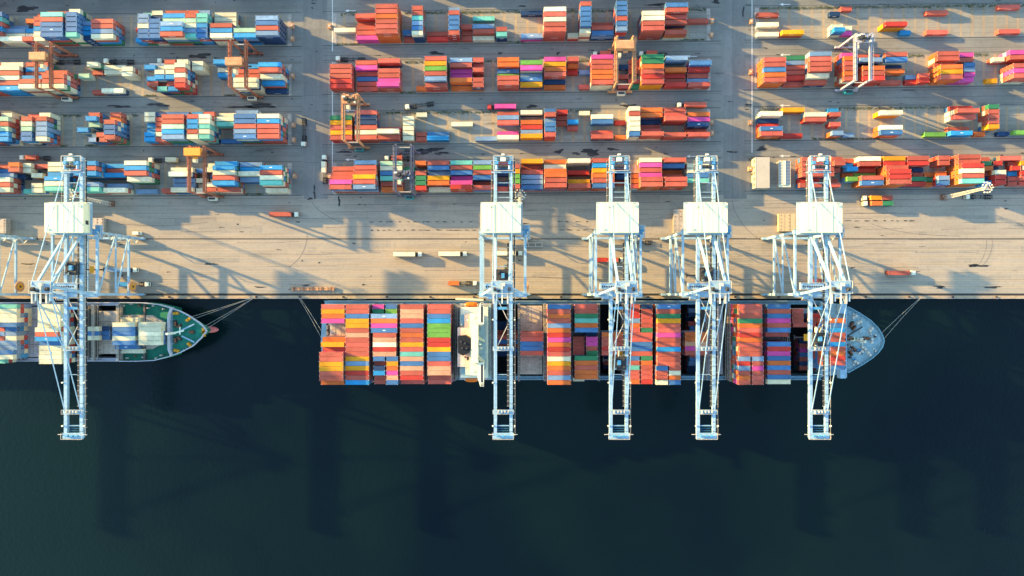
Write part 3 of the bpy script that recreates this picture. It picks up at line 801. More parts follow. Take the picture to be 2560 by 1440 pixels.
def flare(poly, cx, cy, kx, ky): return [(cx+(x-cx)*kx, cy+(y-cy)*ky) for x, y in poly]
def rim(m, pts, z0, z1, w_, mt):
    for a, b in zip(pts[:-1], pts[1:]): m.beam((a[0],a[1],(z0+z1)/2), (b[0],b[1],(z0+z1)/2), w_, z1-z0, mt)

# --- the larger ship
big = empty('container_ship', (0, 0, -4.5), 'large container ship with a pale blue bow and cream bridge under four quay cranes', 'container ship')
def low(mb):                                       # upper works of the bridge block, brought down to their real height
    mb.v = [(x*1.02, y*1.02, 20.5+(z-20.5)*.55) if z > 20.5 else (x, y, z) for x, y, z in mb.v]; return mb
def sob(mb, name, parent=big):                     # ship meshes are written in world metres; shift to the ship's base
    mb.v = [(x, y, z+4.5) for x, y, z in mb.v]; return mb.obj(name, parent)
DZ = 8.0
YN = P(0,752,DZ)[1]; YS = P(0,949,DZ)[1]; XA = P(812,0,DZ)[0]; XB = P(2052,0,DZ)[0]
hl = MB()
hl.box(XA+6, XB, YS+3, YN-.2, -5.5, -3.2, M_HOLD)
hl.box(XA, XB, YN-2.0, YN, -5.5, DZ, M_HULL2); hl.box(XA, XB, YS, YS+2.0, -5.5, DZ, M_HULL2)
hl.prism([(XA, YS+2), (XA+13, YS+2), (XA+13, YN-2), (XA, YN-2), (XA-1.4, YN-9), (XA-2.2, (YN+YS)/2), (XA-1.4, YS+9)], -5.5, DZ, M_HULL2)
bow = [P(x, y, 10) for x, y in ((2052,943),(2090,937),(2118,931),(2155,910),(2178,894.6),(2193,881),(2203,868),(2207.5,852.5),(2203,837),(2193,820),(2174,800.8),(2145,781.7),(2118,767),(2090,759),(2052,753.5))]
hl.prism(bow, -5.5, 10, M_DECKB, low=flare(bow, P(2052,0,0)[0], P(0,850,0)[1], .80, .74))
sob(hl, 'hull')
rm = MB(); rim(rm, bow[2:13], 10, 11.3, .35, M_HULL2)
for a, b in zip(bow[2:12], bow[3:13]):
    n = max(1, int(math.dist(a,b)/1.6))
    for i in range(n):
        t_ = (i+.5)/n; x = a[0]+(b[0]-a[0])*t_; y = a[1]+(b[1]-a[1])*t_; cx, cy = P(2100,850,10); dx, dy = cx-x, cy-y; l = math.hypot(dx,dy)
        rm.beam((x,y,10.3), (x+dx/l*1.1, y+dy/l*1.1, 10.15), .12, .5, M_CRANE)
for y in (YN-.12, YS+.12): rm.box(XA, XB, y-.12, y+.12, DZ, DZ+1.1, M_CRANE)
sob(rm, 'bulwark')
br_ = MB()
for pts in ([(2113,758),(2113,790),(2113,830),(2113,900),(2113,943)],): rim(br_, [P(x,y,12) for x,y in pts], 10, 13.2, .5, M_CRANE)
for (a, b, c_, d_) in ((2100,760,2114,784),(2100,920,2114,946)): 
    x0,y1 = P(a,b,13); x1,y0 = P(c_,d_,13); br_.box(x0,x1,y0,y1,10,13.3,M_CRANE)
for k in range(16):
    y = P(0, 770+k*10.6, 11)[1]; x = P(2115.5,0,11)[0]; br_.box(x, x+1.2, y-.08, y+.08, 10, 12.2, M_CRANE)
sob(br_, 'breakwater')
# cross decks, hatch covers, lashing bridges
BAYX = {}
for r in RECS:
    if r['key'] and r['key'][0] == 'big' and r['z'] > 7:
        a = BAYX.setdefault(r['key'][1], [1e9, -1e9]); a[0] = min(a[0], r['x']-LEN[r['L']]/2); a[1] = max(a[1], r['x']+LEN[r['L']]/2)
BAYX[6] = [P(1242,0,8)[0], P(1294,0,8)[0]]
BAYX[14] = [BAYX[13][1]+3.2, BAYX[15][0]-3.0]
cd = MB(); names = sorted(BAYX); lbm = lash_mesh(-4.2, YS+.6, DZ, 15.6); lbm.v = [(x,y,z+4.5) for x,y,z in lbm.v]; lb_mesh = lbm.mesh('lashing_bridge')
lowm = lash_mesh(-4.2, YS+.6, DZ, 12.6); lowm.v = [(x,y,z+4.5) for x,y,z in lowm.v]; low_mesh = lowm.mesh('lashing_bridge_low')
for a, b in zip(names[:-1], names[1:]):
    x0, x1 = BAYX[a][1], BAYX[b][0]
    if a == 5: continue
    if x1 - x0 > .5:
        cd = MB(); cd.box(x0+.05, x1-.05, YS+2, YN-2, -3.2, DZ-.02, M_BRIDGE); sob(cd, 'cross_deck')
        if x1 - x0 > .95:
            o = bpy.data.objects.new('lashing_bridge', low_mesh if a in (12, 13, 17) else lb_mesh); C.objects.link(o); o.parent = big; o.location = ((x0+x1)/2, 0, 0)
for x in (BAYX[5][1]+1.2, BAYX[6][0]-1.3):
    o = bpy.data.objects.new('lashing_bridge', lb_mesh); C.objects.link(o); o.parent = big; o.location = (x, 0, 0)
cd = MB(); cd.box(BAYX[5][1]+.3, BAYX[6][0]-.2, YS+2, YN-2, -3.2, DZ+.02, M_HATCH)
sob(cd, 'cross_deck'); cd = MB(); cd.box(BAYX[1][0]-3, BAYX[1][0]-.1, YS+2.1, YN-2.1, DZ, DZ+.05, M_HATCH)
sob(cd, 'cross_deck')
for n in names:
    if n in (6, 10, 13, 17, 18): continue
    x0, x1 = BAYX[n]; m = M_HATCHT if n in (7, 1) else M_HATCH
    h = MB(); 
    hatch_cover(big, x0+.1, x1-.1, YS+3.2, YN-2.6, 8.0+4.5, 10.36+4.5, m)
for n in (10, 13, 17):                             # the centre part of these bays is closed and carries containers
    x0, x1 = BAYX[n]; rr = [r for r in RECS if r['key'] == ('big', n) and r['z'] > 7]
    ya_ = min(r['y'] for r in rr)-1.3; yb2 = max(r['y'] for r in rr)+1.3
    h = MB(); h.box(x0, x1, ya_, yb2, 6, 10.36, M_HATCH); sob(h, 'hatch_cover')
# accommodation
sup = MB()
sup.box(-30.6,-13.2,-45.5,-4.0,8,14,M_HATCH); sup.box(-29.5,-15.0,-43.6,-6.0,14,20.5,M_WHITE)
sup.box(-30.2,-23.6,-36.5,-16.5,20.5,26.4,M_PEACH); sup.box(-23.6,-20.0,-40.5,-9,20.5,31.4,M_HOUSE)
sup.box(-20.0,-15.9,-38,-12,20.5,24.5,M_DECKB); sup.box(-26.8,-23.6,-16.5,-9.5,20.5,23.6,M_PEACH); sup.box(-26.4,-23.6,-41,-36.5,20.5,23.6,M_HOUSE)
sup.box(-29.2,-26.9,-15.6,-9.8,20.5,20.9,M_DECKB); sup.box(-29.0,-24.2,-42.5,-41.4,20.5,21.6,M_WHITE); sup.box(-29.2,-26.6,-41,-37.2,20.5,20.9,M_DECKB)
sup.prism([(-20,-30),(-16.2,-33.5),(-16.2,-35),(-20,-32.6)],24.5,26.2,M_HOUSE); sup.prism([(-20,-20.4),(-16.2,-22.8),(-16.2,-24.0),(-20,-22.4)],24.5,25.6,M_HOUSE)
sup.tube((-26.2,-31.5,26.4),(-26.2,-31.5,27.2),.5,M_STEEL_D,10); sup.box(-25.4,-24.3,-33.2,-31.4,26.4,26.6,M_STEEL_D); sup.tube((-28.4,-15.0,20.9),(-28.4,-15.0,22.2),.7,M_WHITE,14,.4)
sup.box(-15.8,-13.6,-44.8,-4.8,14,14.25,M_DECKB)
for q in range(9): sup.cbox(-13.9,-8.5-q*4.1,14.5,.5,1.4,.6,M_RAILC)
for z in (14.02, 20.52): sup.rail([(-30.3,-45),(-30.3,-4.6),(-13.6,-4.6),(-13.6,-45),(-30.3,-45)] if z < 15 else [(-29.2,-43.2),(-29.2,-6.4),(-15.3,-6.4),(-15.3,-43.2),(-29.2,-43.2)], z, M_RAILC)
for z in (10, 12.4, 16.2, 18.4, 22.6):
    y = -8.9
    xx = -13.18 if z < 14 else (-14.98 if z < 20 else -15.88)
    while y > (-40.5 if z < 20 else -37.5):
        sup.box(xx-.02, xx+.03, y-.55, y, z, z+.75, M_GLASS); y -= 2.2
for (x, y, s) in ((-18,-15,1.0),(-17.5,-36.5,1.2),(-21.8,-11,1.2),(-22,-38.5,.9),(-18.0,-27,1.1)): sup.cbox(x,y,25 if x > -20 else 31.6,s*1.5,s,1.2,M_WHITE)
sob(low(sup), 'superstructure')
whl = MB(); whl.box(-22.8,-19.2,-34,-14.5,31.4,34.3,M_HOUSE); whl.box(-19.2,-19.12,-33.6,-14.9,32.5,33.7,M_GLASS); whl.box(-22.88,-22.8,-33.6,-14.9,32.6,33.6,M_GLASS)
whl.prism([(-19.8,-14.5),(-16.4,-14.5),(-16.4,-3.4),(-18.3,-3.4),(-19.8,-8)],31.4,32.1,M_WHITE); whl.prism([(-19.8,-34)[::1],(-19.8,-41),(-18.3,-46.2),(-16.4,-46.2),(-16.4,-34)],31.4,32.1,M_WHITE)
for (a, b) in ((-13.5,-5.2),(-44.2,-35)): whl.box(-17.9,-16.9,min(a,b)+ (0 if a > -20 else 0),max(a,b),32.1,32.14,M_GLASS)
for cy in (-4.3,-45.3):
    for ax in (-17.7,-16.9):
        for ay in (-.45,.35): whl.cbox(ax,cy+ay,32.14,.55,.55,.08,M_GLASS)
whl.rail([(-19.6,-14.4),(-19.6,-8.2),(-18.2,-3.6),(-16.5,-3.6),(-16.5,-14.4)],32.1,M_WHITE,.9,.06); whl.rail([(-19.6,-34.1),(-19.6,-41),(-18.2,-46),(-16.5,-46),(-16.5,-34.1)],32.1,M_WHITE,.9,.06)
sob(low(whl), 'wheelhouse')
ms = MB(); ms.tube((-21.0,-24.5,34.3),(-21.0,-24.5,36),.5,M_WHITE); ms.tube((-19.5,-24.5,34.3),(-19.5,-24.5,40),.35,M_WHITE); ms.beam((-19.5,-27.5,38),(-19.5,-21.5,38),.3,.3,M_WHITE); ms.beam((-20.8,-24.5,36.6),(-17.6,-24.5,36.6),.35,.3,M_WHITE)
ms.beam((-21.3,-19.7,35.4),(-19.2,-17.9,35.4),.4,.35,M_WHITE); ms.beam((-22.2,-31.2,35.4),(-19.8,-29.0,35.4),.5,.35,M_WHITE); ms.tube((-25,-12.5,23.6),(-25,-12.5,26),.8,M_WHITE,12,.3)
sob(low(ms), 'radar_mast')
fn = MB(); fn.prism([(-29.6,-20.4),(-29.6,-29),(-27,-30.4),(-24,-29),(-22.6,-25.5),(-23,-22),(-25.5,-20)],27,34.2,M_FUNNEL)
for q in ((-27.5,-26.5),(-26,-24),(-28,-23.2),(-25.2,-26.6)): fn.tube((q[0],q[1],34.2),(q[0],q[1],35.4),.55,M_STEEL_D,10)
sob(low(fn), 'funnel')
def lifeboat(x, y, z):
    lb = MB(); n = 8; prof = [(-3.6,.2),(-3,1.0),(-1.5,1.35),(1.5,1.35),(3,1.0),(3.7,.25)]
    for (a, ra), (b, rb) in zip(prof[:-1], prof[1:]): lb.tube((a,0,0),(b,0,0),ra,M_LIFE,10,rb)
    lb.cbox(.6,0,1.3,1.8,1.2,.7,M_LIFE); o = lb.obj('lifeboat', big); o.location = (x, y, z+4.5)
lifeboat(-24, -4.6, 16.4); lifeboat(-24, -45.1, 16.4)
for sy, y in ((1,-5.2),(-1,-44.4)):
    for x in (-27.3,-20.7): dv = MB(); dv.beam((x,y-sy*1.5,14),(x,y+sy*.6,19),.3,.4,M_WHITE); sob(dv, 'davit')
    dv = MB(); dv.beam((-31.8,y,15),(-31.8,y-sy*16,15),.25,.25,M_RAILC); dv.beam((-33,y,15),(-29.5,y,15),.25,.25,M_RAILC); dv.beam((-33,y-sy*7,15),(-29.5,y-sy*7,15),.2,.2,M_RAILC); sob(dv, 'deck_frame')
# deck gear fore and aft
for x, y, rot, s in ((2120,846,0,1.4),(2127,812,1.1,1.2),(2124,880,-1.1,1.2),(2133,820,.9,1.0),(2133,872,-.9,1.0),(2163,846,0,1.2)): X, Y = P(x,y,10); winch(big, X, Y, 14.5, rot, M_WINCH, s)
for x, y, rot in ((2135,792,.5),(2178,852,1.57),(2176,824,.9),(2171,884,-.9),(2139,905,-.5),(2158,870,-.6),(2147,806,.5),(2150,880,.6)): X, Y = P(x,y,10); bitts(big, X, Y, 14.5, rot, M_RAILC)
fm = MB(); X, Y = P(2150,852,13); fm.tube((X-1,Y,10),(X-1,Y,19),.45,M_WHITE,10); fm.beam((X-1,Y-2,17),(X-1,Y+2,17),.4,.3,M_WHITE); fm.cbox(X+3,Y,10.6,3.4,2.6,1.2,M_WHITE); fm.cbox(X+3,Y,11.3,1.2,2.0,.3,M_STEEL_D); fm.cbox(X-3,Y+.8,10.7,2.5,2.2,1.4,M_HOUSE)
for sy in (-1,1): fm.beam((X-6,Y+sy*2,10.4),(X+3,Y+sy*7.5,10.4),.5,.4,M_STEEL_D)
sob(fm, 'foremast')
for x, y in ((820,818),(820,832),(826,808)): X, Y = P(x,y,8); winch(big, X, Y, 12.5, 1.57, M_HATCHT, 1.1)

big.scale = (1, 1, HS)
rd = random.Random(21)
for _ in range(34):
    px_, py_ = rd.uniform(2119, 2192), rd.uniform(775, 922)
    if abs(py_-850) > 78 - (px_-2119)*.72: continue
    X, Y = P(px_, py_, 10); q = MB(); k_ = rd.random()
    if k_ < .5: q.tube((X,Y,10),(X,Y,10.9),.28,rd.choice((M_RAILC,M_YEL,M_WINCH)),8); q.tube((X,Y,10.9),(X,Y,11.1),.45,M_RAILC,8); sob(q, 'vent_head')
    elif k_ < .8: q.cbox(X,Y,10.35,rd.uniform(.8,2.2),rd.uniform(.5,1.2),.7,rd.choice((M_STEEL_D,M_CRANE_D,M_RAILC))); q.cbox(X,Y,10.75,.4,.4,.2,M_STEEL_D); sob(q, 'deck_box')
    else: a_ = rd.uniform(0,3.14); q.beam((X,Y,10.15),(X+4*math.cos(a_),Y+4*math.sin(a_),10.15),.22,.22,M_RAILC); sob(q, 'deck_pipe')
# --- the smaller ship
small = empty('container_ship', (-300, 0, -4.5), 'smaller container ship with a green foredeck, red bulb at its bow and mostly white containers', 'container ship')
def sob1(mb, name):
    mb.v = [(x+300, y, z+4.5) for x, y, z in mb.v]; return mb.obj(name, small)
Z1 = 5.0; YN1 = P(0,756,Z1)[1]; YS1 = P(0,903,Z1)[1]; XB1 = P(300,0,Z1)[0]; XL1 = -400
M_LILH = mat('hull_lilac', (.42, .42, .47), .5, var=.1, dirt=.25)
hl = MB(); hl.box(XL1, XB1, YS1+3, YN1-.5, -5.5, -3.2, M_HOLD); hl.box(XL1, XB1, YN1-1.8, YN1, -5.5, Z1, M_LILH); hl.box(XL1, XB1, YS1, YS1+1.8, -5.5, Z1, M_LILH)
mid = [P(x,y,Z1) for x,y in ((300,902.5),(385,901.5),(430,889),(430,770),(385,758.5),(358,756.5),(300,756))]
hl.prism(mid, -5.5, Z1, M_GREEN)
bow1 = [P(x,y,7) for x,y in ((427,890),(452,881),(483,865.5),(505,845),(518.5,828),(513,818),(500,806),(472,787.5),(450,776.5),(427,769.5))]
hl.prism(bow1, -5.5, 7, M_GREEN, low=flare(bow1, P(427,0,7)[0], P(0,829,7)[1], .80, .55))
sob1(hl, 'hull')
rm = MB(); rim(rm, [bow1[-1]] + [P(x,y,7) for x,y in ((400,762),(358,757),(300,756.5))][::1], 5, 8, .35, M_LILH)
rim(rm, bow1, 7, 8.3, .4, M_LILH); rim(rm, [bow1[0]] + [P(x,y,7) for x,y in ((400,897),(385,901),(340,903),(300,903))], 5, 7.6, .35, M_LILH)
for y in (YN1-.15, YS1+.15): rm.box(XL1, XB1, y-.15, y+.15, Z1, Z1+1.1, M_LILH)
for a, b in zip(bow1[:-1], bow1[1:]):
    n = max(1, int(math.dist(a,b)/1.5)); cx, cy = P(440,829,7)
    for i in range(n):
        t_ = (i+.5)/n; x = a[0]+(b[0]-a[0])*t_; y = a[1]+(b[1]-a[1])*t_; dx, dy = cx-x, cy-y; l = math.hypot(dx,dy); rm.beam((x,y,7.4),(x+dx/l,y+dy/l,7.2),.12,.5,M_CRANE)
sob1(rm, 'bulwark')
bw = MB(); pts = [P(x,y,9.5) for x,y in ((428,769),(420.5,789),(421,874),(428,890))]; rim(bw, pts, 6.8, 10, .4, M_LILH)
for k in range(10):
    X, Y = P(421.5, 775+k*12, 8.5); bw.beam((X,Y,8.6),(X+2.4,Y,7.2),.15,.3,M_CRANE)
X0, Y0 = P(422,780,7.2); X1_, Y1_ = P(431,880,7.2); bw.box(X0, X1_, Y1_, Y0, 7.0, 7.1, M_DECKB)
sob1(bw, 'breakwater')
bb = MB(); prev = None; xc, yc = P(0, 824, -4); X0 = P(505,0,-4)[0]; X1_ = P(546,0,-4)[0]; cy = P(0,824,-4)[1]
for i in range(9):
    t_ = i/8; x = X0+(X1_-X0)*t_; r_ = 1.85*math.sqrt(max(.02, 1-max(0,(t_-.45)/.55)**2))
    if prev: bb.tube((prev[0],cy,-4.6),(x,cy,-4.6),prev[1],M_BULB,16,r_)
    prev = (x, r_)
sob1(bb, 'bulbous_bow')
def BX(a, b, z=8): return P(a,0,z)[0], P(b,0,z)[0]
for (a, b) in ((45,57),(150,164),(214,218)):
    cdk = MB(); x0, x1 = BX(a,b); cdk.box(x0, x1, YS1+1.8, YN1-1.8, -3.2, Z1, M_BRIDGE); sob1(cdk, 'cross_deck')
for (a, b) in ((-200,-18),):
    cdk = MB(); x0, x1 = BX(a,b); cdk.box(x0, x1, YS1+1.8, YN1-1.8, -3.2, Z1+1, M_HATCH); sob1(cdk, 'cross_deck')
l1 = lash_mesh(YN1-1.2, YS1+1.2, Z1, 10.6); l1.v = [(x,y,z+4.5) for x,y,z in l1.v]; l1m = l1.mesh('lashing_bridge_small')
for px in (51, 157, 216, 240, 301):
    o = bpy.data.objects.new('lashing_bridge', l1m); C.objects.link(o); o.parent = small; o.location = (P(px,0,9)[0]+300, 0, 0)
for (a, b) in ((-15,43),(58,93),(94,148)):
    x0, x1 = BX(a,b); hatch_cover(small, x0+300, x1+300, YS1+2.4, YN1-2.4, 9.5, 10.46, M_HATCH)
for (a, b, y0_, y1_) in ((245,300,777,885),(305,362,787,873)):
    x0, x1 = BX(a,b,5.9); hatch_cover(small, x0+300, x1+300, P(0,y1_,5.9)[1], P(0,y0_,5.9)[1], 9.3, 10.42, M_HATCHT)
x0, x1 = BX(365,421,5.9); h = MB(); ya_, yb2 = P(0,788,5.9)[1], P(0,873,5.9)[1]
h.prism([(x0,yb2),(x1-9,yb2),(x1,yb2+5),(x1,ya_-5),(x1-9,ya_),(x0,ya_)], 5, 5.92, M_HATCHT); sob1(h, 'hatch_cover')
for x, y, rot in ((441,783,.1),(472,798,.7),(510,826,1.57),(443,877,-.3),(475,862,-.8),(511,834,1.57)): X, Y = P(x,y,7); bitts(small, X+300, Y, 11.5, rot)
for x, y, rot, s in ((440,810,1.57,1.2),(440,851,1.57,1.2),(481,830,0,1.0),(449,815,.6,.9),(449,846,-.6,.9)): X, Y = P(x,y,7); winch(small, X+300, Y, 11.5, rot, M_WINCH, s)
fm = MB(); X, Y = P(442,833,9); fm.tube((X-2,Y,7),(X-2,Y,15),.7,M_WHITE,10); fm.beam((X-2,Y,11),(X+5,Y+1.5,11),.8,.6,M_WHITE); fm.beam((X+3,Y-.6,11.2),(X+3,Y+3.6,11.2),.5,.4,M_WHITE)
for sy in (-1,1): fm.beam((X+2,Y+sy*1.6,7.8),(X+9,Y+sy*5,7.8),.7,.5,M_CRANE)
sob1(fm, 'foremast')
for x, y in ((385,764),(372,770),(410,772),(350,764),(330,760),(392,895),(360,893),(340,890),(405,888),(310,764),(320,895)):
    X, Y = P(x,y,5); pg = MB(); a_, b_ = random.uniform(.8,1.8), random.uniform(.6,1.1); m_ = random.choice((M_WHITE,M_RAILC,M_WINCH)); pg.cbox(X,Y,Z1+.5,a_,b_,1.0,m_); pg.tube((X,Y,Z1+1),(X,Y,Z1+1.5),.3,m_,8); sob1(pg, 'deck_vent')
for x in (303, 362):
    X = P(x,0,6)[0]
    for ya_, yb2 in ((YN1-7.5,YN1-1),(YS1+1,YS1+7.5)): pg = MB(); pg.box(X-.5,X+.5,ya_,yb2,Z1,Z1+1.6,M_BRIDGE); sob1(pg, 'lashing_stand')
small.scale = (1, 1, HS)
PS = P; P = P0
# ------------------------------------------------------------------ quay cranes
SEA = P(0,736.3)[1]; LAND = P(0,597.2)[1]
def quay_crane(label):
    root = empty('quay_crane', (0,0,0), label, 'quay crane', 'ship-to-shore cranes along the quay')
    m = M_CRANE
    for sx in (-1,1):
        for yr in (SEA, LAND):
            l = MB(); l.beam((sx*11.4,yr,2.4),(sx*11.4,yr,33),1.25,1.25,m); l.box(sx*11.4-.75,sx*11.4+.75,yr-.75,yr+.75,9,11,m)
            lo = l.obj('leg', root)
            b_ = MB(); b_.cbox(sx*11.4,yr,2.0,6.2,1.2,.9,m)
            for q in (-1.6,1.6):
                b_.cbox(sx*11.4+q,yr,1.2,2.6,1.0,.7,m)
                for p in (-.7,.7): b_.tube((sx*11.4+q+p,yr-.3,.55),(sx*11.4+q+p,yr+.3,.55),.42,M_STEEL_D,10)
            b_.beam((sx*13.6,yr,.9),(sx*15.4,yr,.9),.35,.35,M_WHITE); b_.cbox(sx*15.5,yr,.9,.3,.9,.9,M_STEEL_D)
            b_.obj('bogie', lo)
        for z, wd_ in ((10,.95),(20,.65),(33.3,1.05)):
            l = MB(); l.beam((sx*11.4,SEA,z),(sx*11.4,LAND,z),wd_,wd_,m); l.obj('side_beam', root)
        l = MB(); l.beam((sx*11.4,LAND-.6,10.5),(sx*11.4,SEA+.8,19.6),.6,.6,m); l.obj('brace', root)
        l = MB(); l.beam((sx*11.4,LAND-.6,20.4),(sx*11.4,SEA+.8,32.6),.6,.6,m); l.obj('brace', root)
    for yr in (SEA, LAND):
        l = MB(); l.beam((-12.2,yr,33.2),(12.2,yr,33.2),1.9,1.7,m)
        for q in (-1,1): l.rail([(-12.2,yr+q*1.5),(12.2,yr+q*1.5)],34,M_RAILC,1.0,.05)
        l.box(-12.2,12.2,yr-1.5,yr+1.5,33.9,33.98,M_CRANE_D if yr == LAND else m); l.obj('cross_beam', root)
        l = MB(); l.beam((-11.4,yr,3),(11.4,yr,3),1.1,1.4,m); l.obj('sill_beam', root)
    # boom girders, walkways and ties
    bm = MB(); Y0, Y1 = 70.6, -72.2
    for x in (-3.9, 4.1):
        bm.box(x-.8,x+.8,Y1,Y0,33.0,34.6,m)
        for k in range(60): y = Y1+1+k*2.36; bm.box(x-.86,x+.86,y-.07,y+.07,33.1,34.66,M_STEEL_D if x > 0 and k % 2 else m)
    for y in (-6.2,): bm.box(-2.95,3.15,y-.7,y+.7,33,34.4,M_CRANE_D)
    for y in (62.9, 57.6, 52.9, 50.2, 47.8, 24, 15, 4, -40, -66): bm.box(-2.95,3.15,y-.14,y+.14,34.0,34.35,m)
    for a, b in (((-2.9,-1.5),(3.0,-13.5)),((3.0,-13.5),(-2.9,-25.6))): bm.beam((a[0],a[1],34.2),(b[0],b[1],34.2),.32,.32,M_RAILC)
    for y in (-26.6, -58.8): 
        bm.box(-5.1,5.4,y-1.1,y+1.0,34.6,34.75,m); bm.rail([(-5.1,y-1.1),(5.4,y-1.1),(5.4,y+1.0),(-5.1,y+1.0),(-5.1,y-1.1)],34.75,M_RAILC,1.0,.06)
        for q in (-2.4,-.6,1.0,2.6): bm.tube((q-.2,y,35.6),(q+.2,y,35.6),.75,M_RAILC,12)
        bm.cbox(0.2,y+.6,35.2,2.6,.8,.9,m)
    bm.obj('boom', root)
    wk = MB()
    for x in (5.75, -5.6):
        xs = 1 if x > 0 else -1; ya2, yb3 = (70,-71) if x > 0 else (69,47)
        wk.box(x-.35,x+.35,yb3,ya2,33.3,33.38,M_STEEL_D); wk.beam((x+xs*.38,ya2,34.4),(x+xs*.38,yb3,34.4),.09,.09,M_RAILC)
        y = yb3
        while y < ya2: wk.box(x-.45,x+.42,y-.08,y+.08,33.2,34.45,M_RAILC); y += 4.0
    wk.box(2.15,3.05,-56,27,34.4,34.48,M_STEEL_D)
    y = -56
    while y < 27: wk.box(2.0,3.1,y-.07,y+.07,34.45,34.55,M_RAILC); y += 2.6
    for y in (-12,-44,-66): 
        for x in (-5.2,5.9): wk.cbox(x,y,34.9,.7,.7,.7,M_WHITE)
    wk.obj('walkway', root)
    tip = MB(); tip.box(-5.2,5.4,-72.6,-69.6,34.6,34.8,m); tip.rail([(-5.2,-69.6),(-5.2,-72.6),(5.4,-72.6),(5.4,-69.6)],34.8,M_RAILC,1.1,.08)
    tip.beam((-7.4,-70.3,35),(-5.2,-70.3,35),.25,.25,M_RAILC); tip.beam((5.4,-70.3,35),(7.4,-70.3,35),.25,.25,M_RAILC)
    for q in (-2.5,0,2.5): tip.tube((q-.7,-71,35.5),(q+.7,-71,35.5),.6,M_CRANE_D,10)
    [tip.box(-2.9,3.1,-69.4+q*.9,-69.28+q*.9,34.05,34.1,M_CRANE_D) for q in range(5)]; tip.obj('tip_platform', root)
    bk = MB(); bk.box(-6.0,6.2,62.5,63.2,34.6,35.0,m); bk.rail([(-4.9,63.5),(-4.9,70.9),(5.1,70.9),(5.1,63.5),(-4.9,63.5)],34.8,M_RAILC,1.2,.12)
    [bk.box(-4.9,5.1,63.5+q*1.2,63.8+q*1.2,34.62,34.7,M_CRANE_D) for q in range(7)]; bk.cbox(0,69,36,2.6,1.8,1.6,M_WHITE)
    for q in (-3.1,3.3): bk.cbox(q,67.5,35.6,1.5,1.6,1.6,M_CRANE_D); bk.tube((q,66,35.8),(q,64.2,35.8),.7,m,12)
    for q in (-1.2,1.2): bk.tube((q-1,65.6,35.6),(q+1,65.6,35.6),.8,M_STEEL_D,12)
    bk.cbox(0,71.6,36.2,1.6,.7,.5,M_WHITE); bk.obj('rear_platform', root)
    hs = MB(); hs.box(-10.1,8.9,31.9,46.4,35.0,39.55,M_HOUSE); hs.box(-11.4,9.9,31.2,47.6,34.6,34.95,m)
    for x in (-7.2,-4.9,-2.5,0,2.3,4.7,7.0): hs.box(x-.04,x+.04,32.0,46.3,39.6,39.66,M_HOUSE)
    hs.rail([(-11.2,31.4),(-11.2,47.4),(9.7,47.4),(9.7,31.4)],34.95,M_RAILC,1.1,.07)
    for x in (-8.5,-6,-2,1,4,7.3): hs.cbox(x,47.0,35.9,1.5,.7,1.4,M_HOUSE)
    hs.box(8.9,8.98,36,38,36,38,M_STEEL_D)
    house = hs.obj('machinery_house', root)
    rf = MB(); rf.prism([(-10.25,31.75),(9.05,31.75),(9.05,46.55),(-10.25,46.55)],39.55,39.75,M_HOUSE); rf.box(-.05,.0,31.8,46.5,39.75,39.78,m)
    for x in (-8,-5.6,-3.2,-.8,1.6,4,6.4): rf.box(x-.03,x+.03,31.9,46.4,39.75,39.80,M_RAILC)
    for q in ((-8.6,33.4,1.4,1.0),(7.4,45,1.2,1.2),(-6.4,44.6,.9,.9)): rf.cbox(q[0],q[1],39.95,q[2],q[3],.4,M_HOUSE)
    for q in (-4.4,4.0): rf.cbox(q,39,39.85,.5,13.6,.16,M_HOUSE)
    rf.obj('roof', house)
    hb_ = MB(); hb_.box(9.9,13.6,29.8,36.2,32.6,32.75,m); hb_.rail([(9.9,36.2),(13.6,36.2),(13.6,29.8),(9.9,29.8)],32.75,M_RAILC,1.2,.08); hb_.cbox(12,33,33.6,1.8,2.2,1.7,M_CRANE_D)
    hb_.cbox(11.6,30.6,34.0,1.4,1.4,1.6,m); hb_.obj('service_platform', root)
    # A-frame, back stays, tie rods
    for sx in (-1,1):
        a = MB(); a.beam((sx*10.4,SEA,34),(sx*3.5,4.6,53),1.0,1.0,m); a.obj('mast_leg', root)
        a = MB(); a.beam((sx*3.4,5.0,52.8),(sx*4.0,30.6,34.8),1.05,.95,M_CRANE); a.obj('back_stay', root)
        a = MB(); a.beam((sx*4.6,5.4,54),(sx*4.3,62.8,35.2),.34,.34,m); a.obj('tie_rod', root)
        for y, o_ in ((-26.6,-.45),(-58.8,.45)):
            a = MB(); a.beam((sx*3.6+o_,2.8,53.8),(sx*4.0+o_*.5,y,35.0),.34,.34,m); a.beam((sx*3.6+o_,(2.8+y)/2+.6,44.5),(sx*3.6+o_*.9,(2.8+y)/2-.6,44.3),.7,.5,m); a.obj('forestay', root)
    ap = MB(); ap.beam((-4.6,4.6,53),(4.6,4.6,53),1.2,1.4,m); ap.box(-5.2,5.2,1.2,7.2,53.6,53.72,M_CRANE); ap.rail([(-5.2,1.2),(-5.2,7.2),(5.2,7.2),(5.2,1.2),(-5.2,1.2)],53.72,M_RAILC,1.1,.09)
    for q in (-3.8,-3.0,3.0,3.8): ap.tube((q-.25,3.2,54.6),(q+.25,3.2,54.6),1.0,M_STEEL_D,14)
    for q in (-3.4,3.4): ap.box(q-1.1,q-.4,-3.6,1.4,52.9,54.3,M_RAILC); ap.box(q+.5,q+1.1,-2.6,1.4,52.9,54.1,m)
    ap.beam((0,6,54.2),(0,-3.6,54.2),.5,.6,M_WHITE); ap.cbox(.6,5.4,54.6,1.6,1.6,1.4,M_RAILC); ap.cbox(-1.6,2.4,54.2,1.2,1.0,1.0,M_STEEL_D)
    ap.obj('mast_head', root)
